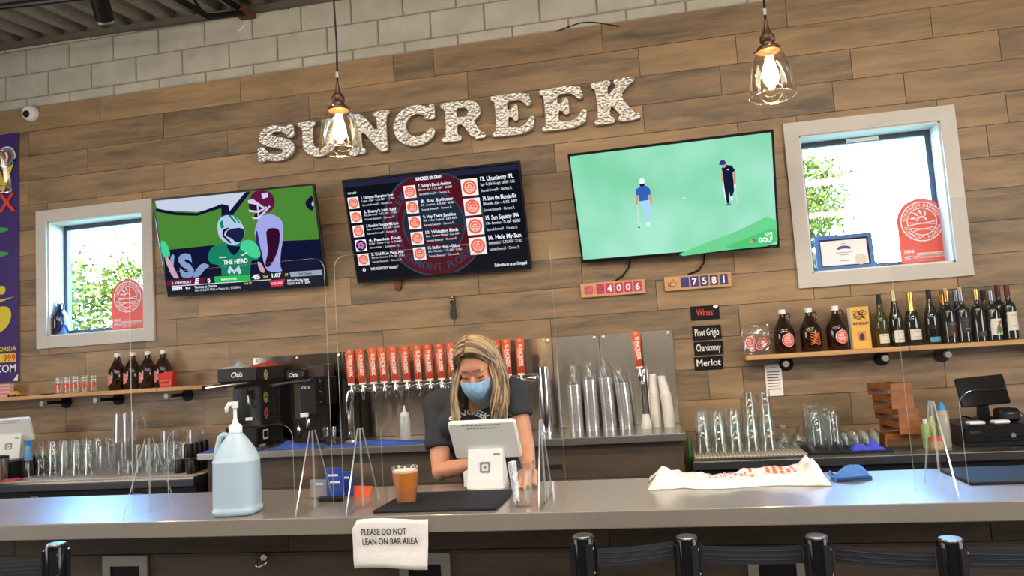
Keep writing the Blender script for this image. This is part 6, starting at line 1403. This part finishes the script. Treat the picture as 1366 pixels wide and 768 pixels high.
# ================================================================== PENDANT LAMPS
M_bronze = mat('aged_bronze', srgb(74, 54, 42), .4, .7); M_shade = thin('pendant_glass', (.99, .97, .93), .05, .7, .02, 2.4, (1, .95, .86))
M_fil = emit('filament_glow', (1.0, .62, .25), 120); M_bulb = thin('bulb_glass', (1, .96, .88), .06, .5, .02, 2.5, (1, .9, .7))
def pendant(x, y, zb, label):
    r = thing('pendant_lamp', label, 'lamp', (x, y, zb), group='pendant lamps over the bar'); top = CZ(x, y)-zb
    G().lathe([(.0825, 0), (.0830, .004), (.0805, .045), (.072, .10), (.058, .145), (.040, .170), (.034, .176), (.0325, .174), (.0385, .168), (.0565, .143), (.0705, .099), (.079, .045), (.0815, .001)], n=32, cap=False).build('glass_shade', M_shade, r, True)
    g = G(); g.M = Matrix.Translation((0, 0, 0)); g.lathe([(.0838, -.002), (.0845, .001), (.0838, .004), (.0815, .004), (.0808, .001), (.0815, -.002), (.0838, -.002)], n=32, cap=False); g.build('shade_rim', thin('rim_glass', (.98, .95, .9), .25, .9, .03, 1.5), r, True)
    G().lathe([(.042, .168), (.043, .176), (.036, .186), (.024, .190), (.022, .200), (.027, .206), (.027, .222), (.018, .236), (.011, .250), (.007, .275), (.004, .29), (0, .29)], n=20).build('socket_cap', M_bronze, r, auto=50)
    for k in range(3): t = 2*pi*k/3+.5; G().cyl((.040*cos(t), .040*sin(t), .178), (.056*cos(t), .056*sin(t), .180), .004, 8).build('thumb_screw', M_bronze, r)
    G().tube([(0, 0, .285), (.004, 0, .45), (-.003, 0, .75), (0, 0, top)], .0042, 8).build('cord', M_blackm, r, True); G().lathe([(.007, .305), (.007, .33)], n=10).build('cord_joint', M_grey, r)
    G().lathe([(0, top-.02), (.05, top-.018), (.06, top), (0, top)], n=20).build('canopy', M_bronze, r, auto=40)
    b = G().lathe([(0, .040), (.012, .043), (.027, .062), (.031, .085), (.026, .115), (.016, .145), (.013, .165), (.013, .18)], n=20, cap=False).build('bulb', M_bulb, r, True)
    g = G()
    for k in range(6):
        t = 2*pi*k/6; t2 = t+.5; g.tube([(.008*cos(t), .008*sin(t), .140), (.018*cos(t2), .018*sin(t2), .095), (.007*cos(t), .007*sin(t), .058)], .0034, 5)
    g.build('filament', M_fil, b)
    l = bpy.data.lights.new('lamp_light', 'POINT'); l.energy = 34; l.color = (1.0, .66, .34); l.shadow_soft_size = .028; o = bpy.data.objects.new('lamp_light', l); COL.objects.link(o); o.parent = r; o.location = (0, 0, .09)
yP = -2.38
for x, px, py, lab in ((None, 454, 208, 'glass pendant lamp hanging in front of the sign letters'), (None, 1031, 135, 'glass pendant lamp hanging upper right, beside the window'), (None, -14, 258, 'glass pendant lamp cut off by the left picture edge'), (2.10, 0, 0, 'glass pendant lamp out of view to the right')):
    if x is None: q = at(px, py-6, yP); pendant(q.x, yP, q.z, lab)
    else: pendant(x, yP, 2.44, lab)

# ================================================================== THE BARTENDER
M_skin = mat('skin', srgb(206, 146, 116), .5, sub=.15, noise=.04, nscale=30)
M_shirt = mat('charcoal_tshirt', srgb(42, 46, 52), .85, noise=.12, nscale=18, bump=.25, bscale=120)
M_gaiter = mat('blue_gaiter', srgb(142, 186, 222), .8, noise=.22, nscale=45)
HAIR = [mat('hair_dark', srgb(84, 64, 44), .45, spec=.6), mat('hair_mid', srgb(120, 97, 70), .42, spec=.6), mat('hair_light', srgb(176, 152, 116), .40, spec=.6)]
HC = at(637.5, 491, -2.00)                                     # centre of the head
PX, PY = HC.x, -1.62                                           # feet
person = thing('person', 'person in charcoal t-shirt and blue neck gaiter working the register', 'person', (PX, PY, 0))
O = Vector((PX, PY, 0))
def W(px, py, y): return at(px, py, y)-O
Hc = HC-O
HM = Matrix.Translation(Hc) @ Matrix.Scale(1.08, 4) @ Matrix.Rotation(radians(-3), 4, 'Y') @ Matrix.Rotation(radians(-6), 4, 'Z') @ Matrix.Rotation(radians(24), 4, 'X')
def ell(g, c, r, M=None, n=20, m=12):
    V = []; Fs = []
    for i in range(m+1):
        a = pi*i/m
        for j in range(n):
            b = 2*pi*j/n; V.append(Vector((c[0]+r[0]*sin(a)*cos(b), c[1]+r[1]*sin(a)*sin(b), c[2]-r[2]*cos(a))))
    if M is not None: V = [M @ v for v in V]
    for i in range(m):
        for j in range(n): k = (j+1) % n; Fs.append((i*n+j, i*n+k, (i+1)*n+k, (i+1)*n+j))
    return g.add(V, Fs)
def limb(g, pts, rad, n=16, sub=4):
    """tapering limb through joints, rounded off at the ends"""
    P_, R_ = [], []
    for i in range(len(pts)-1):
        for k in range(sub): t = k/sub; P_.append(Vector(pts[i]).lerp(Vector(pts[i+1]), t)); R_.append(rad[i]*(1-t)+rad[i+1]*t)
    P_.append(Vector(pts[-1])); R_.append(rad[-1]); g.tube(P_, R_, n)
    for p, r in ((pts[0], rad[0]), (pts[-1], rad[-1])): ell(g, p, (r, r, r), None, 12, 8)
    for p, r in zip(pts[1:-1], rad[1:-1]): ell(g, p, (r, r, r), None, 12, 8)
def ring(c, rx, ry, tilt=0, n=24, p=2.4):
    V = []
    for i in range(n):
        t = 2*pi*i/n; x = rx*abs(cos(t))**(2/p)*(1 if cos(t) >= 0 else -1); y = ry*abs(sin(t))**(2/p)*(1 if sin(t) >= 0 else -1)
        V.append(Vector((c[0]+x, c[1]+y*cos(tilt), c[2]+y*sin(tilt))))
    return V
shR, shL = W(583, 541, -1.83), W(686, 524, -1.86)               # her right arm is on the picture's left
elR, elL = W(588, 628, -1.925), W(701, 598, -1.93)
wrR, wrL = W(640, 640, -2.03), W(707, 640, -2.12)
wrR.z = CT+.075; wrL.z = CT+.056
neck = W(640, 541, -1.90); chest = (shR+shL)/2+Vector((0, .02, -.06)); belly = Vector((chest.x*.6, chest.y*.55+.0, 1.10)); pel = Vector((0.0, .02, .93))
g = G()
# trunk and neck
def trunk(g, e=0.):
    g.loft([ring(pel+Vector((0, 0, -.12)), .155+e, .105+e, 0), ring(pel, .165+e, .115+e, .08), ring(belly, .140+e, .100+e, .25), ring(belly.lerp(chest, .5), .150+e, .105+e, .4), ring(chest+Vector((0, .01, .0)), .172+e, .112+e, .45), ring(chest+Vector((0, -.012, .075)), .150+e, .082+e, .5), ring(chest+Vector((0, -.03, .115)), .085+e, .062+e, .5)])
    for s, sh in ((-1, shR), (1, shL)): limb(g, [chest+Vector((s*.05, 0, .06)), sh], [.060+e, .058+e])
    for s in (-1, 1): ell(g, chest+Vector((s*.072, -.088, -.035)), (.068+e, .058+e, .062+e))
trunk(g)
limb(g, [chest+Vector((0, -.01, .09)), neck, Hc+Vector((0, .035, -.075))], [.058, .053, .050])
# head
ell(g, (0, .018, .030), (.074, .093, .086), HM, 28, 18); ell(g, (0, -.012, -.020), (.066, .070, .075), HM, 28, 18); ell(g, (0, -.030, -.070), (.046, .048, .044), HM)
ell(g, (0, -.066, .030), (.052, .020, .030), HM); ell(g, (0, -.088, -.028), (.0115, .016, .030), HM); ell(g, (0, -.098, -.044), (.016, .014, .012), HM)
for s in (-1, 1):
    ell(g, (s*.040, -.056, -.030), (.026, .024, .022), HM); ell(g, (s*.031, -.073, .006), (.0150, .012, .0105), HM); ell(g, (s*.033, -.074, .022), (.022, .010, .007), HM); ell(g, (s*.073, .012, -.010), (.010, .020, .030), HM)
# arms
limb(g, [shR, elR, wrR], [.050, .042, .026]); limb(g, [shL, elL, wrL], [.048, .041, .026])
# hands
def hand(g, w, d, up, side, curl):
    """w wrist, d direction of the fingers, up back of the hand, side towards the thumb"""
    d = d.normalized(); side = (side-d*side.dot(d)).normalized(); up = (up-d*up.dot(d)-side*up.dot(side)).normalized()
    limb(g, [w, w+d*.03], [.024, .023]); 
    R3 = Matrix((side, d, up)).transposed().to_4x4()
    ell(g, (0, .055, 0), (.040, .046, .015), Matrix.Translation(w) @ R3)
    for k, (o, ln) in enumerate(((.029, .070), (.010, .078), (-.010, .073), (-.029, .058))):
        a = w+d*.085+side*o; sp = side*o*.25
        p1 = a+(d*cos(.25*curl)-up*sin(.25*curl))*ln*.45+sp*.3; p2 = p1+(d*cos(.8*curl)-up*sin(.8*curl))*ln*.32+sp*.2; p3 = p2+(d*cos(1.3*curl)-up*sin(1.3*curl))*ln*.25
        limb(g, [a-d*.02, p1, p2, p3], [.0095, .0085, .0078, .0065], 10, 3)
    t0 = w+d*.03+side*.026; t1 = t0+(side*.8+d*.6-up*.15).normalized()*.036; t2 = t1+(side*.25+d*.95-up*.2).normalized()*.030
    limb(g, [t0, t1, t2], [.0125, .0105, .0085], 10, 3)
hand(g, wrL, Vector((.10, -.95, -.16)), Vector((0, 0, 1)), Vector((-1, 0, 0)), .55)
hand(g, wrR, Vector((.62, -.75, .10)), Vector((0, .2, 1)), Vector((1, .3, .2)), .5)
# legs
for s in (-1, 1): limb(g, [pel+Vector((s*.085, 0, -.06)), Vector((s*.10, -.03, .50)), Vector((s*.105, .03, .08))], [.088, .058, .040])
for s in (-1, 1): limb(g, [Vector((s*.105, .05, .045)), Vector((s*.11, -.13, .030))], [.034, .026])
body = g.build('body', M_skin, person, True)
md = body.modifiers.new('skin_surface', 'REMESH'); md.mode = 'VOXEL'; md.voxel_size = .0042; md.use_smooth_shade = True
md = body.modifiers.new('soften', 'SMOOTH'); md.factor = .5; md.iterations = 5
# t-shirt: trunk and short sleeves
g = G(); trunk(g, .011)
for sh, el, f in ((shR, elR, .66), (shL, elL, .44)): 
    e = sh.lerp(el, f); g.tube([sh+(sh-el)*.1, sh, sh.lerp(e, .5), e], [.045, .064, .064, .066], 20); ell(g, sh, (.064, .064, .062))
shirt = g.build('tshirt', M_shirt, person, True)
md = shirt.modifiers.new('cloth_surface', 'REMESH'); md.mode = 'VOXEL'; md.voxel_size = .006; md.use_smooth_shade = True
md = shirt.modifiers.new('soften', 'SMOOTH'); md.factor = .5; md.iterations = 8
tx = bpy.data.textures.new('folds', 'CLOUDS'); tx.noise_scale = .11; tx.noise_depth = 1
md = shirt.modifiers.new('folds', 'DISPLACE'); md.texture = tx; md.strength = .014; md.mid_level = .5
g = G(); c_ = chest; g.text('SUNCREEK', 0, 0, .034, 0, bold=.025, track=1.0, arc=(c_.x+.002, chest.z-.125, .125, pi/2, False)); g.M = Matrix.Identity(4)
g.v = [Vector((v.x, chest.y-.30, v.z)) for v in g.v]
ct_ = g.build('shirt_lettering', M_white, shirt); md = ct_.modifiers.new('on_cloth', 'SHRINKWRAP'); md.target = shirt; md.wrap_method = 'PROJECT'; md.use_project_y = True; md.use_project_x = False; md.use_project_z = False; md.use_positive_direction = True; md.use_negative_direction = False; md.offset = .002; md.wrap_mode = 'ABOVE_SURFACE'
# jeans and shoes (behind the bar)
g = G(); g.loft([ring(pel+Vector((0, 0, -.14)), .168, .118), ring(pel+Vector((0, 0, -.02)), .176, .126), ring(pel+Vector((0, 0, .04)), .172, .122)])
for s in (-1, 1): limb(g, [pel+Vector((s*.085, 0, -.06)), Vector((s*.10, -.03, .50)), Vector((s*.105, .03, .12))], [.098, .070, .058])
j_ = g.build('jeans', mat('denim', srgb(52, 66, 92), .9, noise=.15, nscale=40), person, True); md = j_.modifiers.new('cloth_surface', 'REMESH'); md.mode = 'VOXEL'; md.voxel_size = .009; md.use_smooth_shade = True
for s in (-1, 1):
    g = G(); g.loft([[Vector((s*.11+x*.048, -.06+y*.145, z)) for x, y, _ in ring((0, 0, 0), 1, 1)] for z in (0, .03)]+[[Vector((s*.11+x*.040, -.03+y*.11, .075)) for x, y, _ in ring((0, 0, 0), 1, 1)], [Vector((s*.108+x*.04, .02+y*.055, .11)) for x, y, _ in ring((0, 0, 0), 1, 1)]]); g.build('shoe', M_black, person, True)
# neck gaiter over nose, mouth, chin and throat
rings = []; n = 28
lay = [(.0, .0), ]
tops = [(-.016, .076, .104, -.012), (-.036, .077, .114, -.010), (-.060, .074, .112, -.006), (-.085, .068, .100, .0), (-.108, .060, .086, .008), (-.128, .050, .062, .018)]
for z, rx, ry, cy in tops:
    R_ = []
    for i in range(n):
        t = 2*pi*i/n; x = rx*cos(t); y = cy+(ry if sin(t) < 0 else .075)*sin(t); fr = max(0, -sin(t))
        pinch = (1-.20*(abs(cos(t))**1.2)*fr)
        zz = z+(.016*fr**6 if z == -.016 else 0)-(.028*fr**2 if z < -.12 else 0)+.003*sin(t*5+z*90)
        R_.append(HM @ Vector((x*pinch, y-.006*fr**8*(1 if -.06 < z < -.03 else 0), zz)))
    rings.append(R_)
gt = G().loft(rings, cap=False).build('neck_gaiter', M_gaiter, person, True); md = gt.modifiers.new('thickness', 'SOLIDIFY'); md.thickness = .003; md = gt.modifiers.new('soften', 'SUBSURF'); md.levels = 1; md.render_levels = 2
md = gt.modifiers.new('folds', 'DISPLACE'); md.texture = tx; md.strength = .008
# brows, lashes
MBrow = mat('brow', srgb(112, 84, 60), .7); MLash = mat('lash', srgb(40, 28, 24), .6)
for s in (-1, 1):
    G().tube([HM @ Vector((s*x, y, z)) for x, y, z in ((.013, -.0885, .0285), (.024, -.0870, .0300), (.037, -.0805, .0292), (.049, -.0700, .0235))], [.0022, .0030, .0026, .0012], 6).build('eyebrow', MBrow, person, True)
    G().tube([HM @ Vector((s*x, y, z)) for x, y, z in ((.017, -.0835, .0010), (.024, -.0868, -.0022), (.033, -.0862, -.0030), (.041, -.0812, -.0020), (.047, -.0752, .0006))], [.0010, .0018, .0020, .0018, .0010], 6).build('eyelashes', MLash, person, True)
# hair: cap and locks falling from a side parting
g = G(); V = []; idx = {}; n, m = 30, 18; Fs = []
for i in range(m+1):
    a = pi*i/m
    for j in range(n): b = 2*pi*j/n; V.append(Vector((.079*sin(a)*cos(b), .018+.099*sin(a)*sin(b), .030+.092*cos(a))))
for i in range(m):
    for j in range(n):
        k = (j+1) % n; q = (i*n+j, (i+1)*n+j, (i+1)*n+k, i*n+k); c = sum((V[t] for t in q), Vector())/4
        if c.y < -.035 and c.z < .078 and abs(c.x) < .072: continue
        if c.z < -.06: continue
        Fs.append(q)
g.add([HM @ v for v in V], Fs)
rh = random.Random(17); part = -.014
for side, N in ((-1, 84), (1, 96)):
    for k in range(N):
        u = rh.random(); lay_ = rh.random()
        yr = -.062+.150*u                                  # along the parting, front to back
        e = 1.05+.10*lay_
        # scalp arc from the parting down to the ear line
        pts = []; zc = .030; ry2 = max(.05, 1-((yr-.018)/.099)**2)**.5
        arcn = 7; sweep = -.030*(1-u)*0
        for q in range(arcn+1):
            t = q/arcn; ang = t*(1.62-.15*rh.random()*0); x = side*.079*e*ry2*sin(ang)+part*(1-t); z = zc+.092*e*ry2*cos(ang)
            y = yr+(.030 if u < .4 else .012)*t*t*(1-u)+(.004*sin(k*1.7+t*5))
            if u < .25: z += .010*sin(pi*t)*(1-u*3); y -= .010*sin(pi*t)
            pts.append(HM @ Vector((x, y, z)))
        end = pts[-1]; ln = rh.uniform(.22, .33) if side < 0 else rh.uniform(.20, .29)
        if u > .65: ln *= .9
        fw = -.030*(1-u)*1.2+.01; ph = rh.uniform(0, 6); am = rh.uniform(.004, .011)
        tgt_x = end.x+side*(.022-.02*(1-u))*1.0+(0.012 if side < 0 else -.012)
        for q in range(1, 9):
            t = q/8; x = end.x+side*(.030*sin(min(1, t*1.4)*pi*.55)-.016*t*t)+am*sin(t*8+ph)*t
            y = end.y+fw*t+am*.7*cos(t*7+ph)*t-(.020*t if u < .6 else -.02*t)
            pts.append(Vector((x, y, end.z-ln*t)))
        rad = [.0045]+[.0085]*(len(pts)-6)+[.0080, .0075, .0065, .0048, .0020]
        g.mi = rh.choice((0, 1, 1, 2, 2) if lay_ > .5 else (0, 0, 1, 1, 2)); g.tube(pts, rad, 6, True, .55)
# the fringe swept from the parting across her forehead
for k in range(22):
    t0 = k/21; pts = []
    for q in range(9):
        t = q/8; x = part+.004+t*.088; y = -.070-.026*sin(pi*min(1, t*.95+.05))*(1-.3*t0)+.052*t*t+.012*t0; z = .108-.012*t0*0-.012*t-.066*t**2.8+.016*sin(pi*t)*(1-t0)+.010*(t0-.5)
        pts.append(HM @ Vector((x, y+.012*t0, z+.004*t0)))
    p0 = pts[-1]
    for q in range(1, 7): pts.append(Vector((p0.x+.014*sin(q*.55)+.003*sin(q+k), p0.y+.004*q*.3, p0.z-.030*q)))
    g.mi = (1, 2, 2, 1, 0)[k % 5]; g.tube(pts, [.004]+[.0075]*(len(pts)-4)+[.007, .005, .002], 6, True, .55)
for k in range(14):
    t0 = k/13; pts = []
    for q in range(7):
        t = q/6; pts.append(HM @ Vector((part-.004-t*.066, -.074-.014*sin(pi*t)+.050*t*t+.010*t0,   .108-.010*t-.075*t**2.6+.010*t0)))
    p0 = pts[-1]
    for q in range(1, 7): pts.append(Vector((p0.x-.010*sin(q*.5), p0.y+.001*q, p0.z-.032*q)))
    g.mi = (1, 2, 0, 1, 2)[k % 5]; g.tube(pts, [.004]+[.0075]*(len(pts)-4)+[.007, .005, .002], 6, True, .55)
g.build('hair', HAIR, person, True)
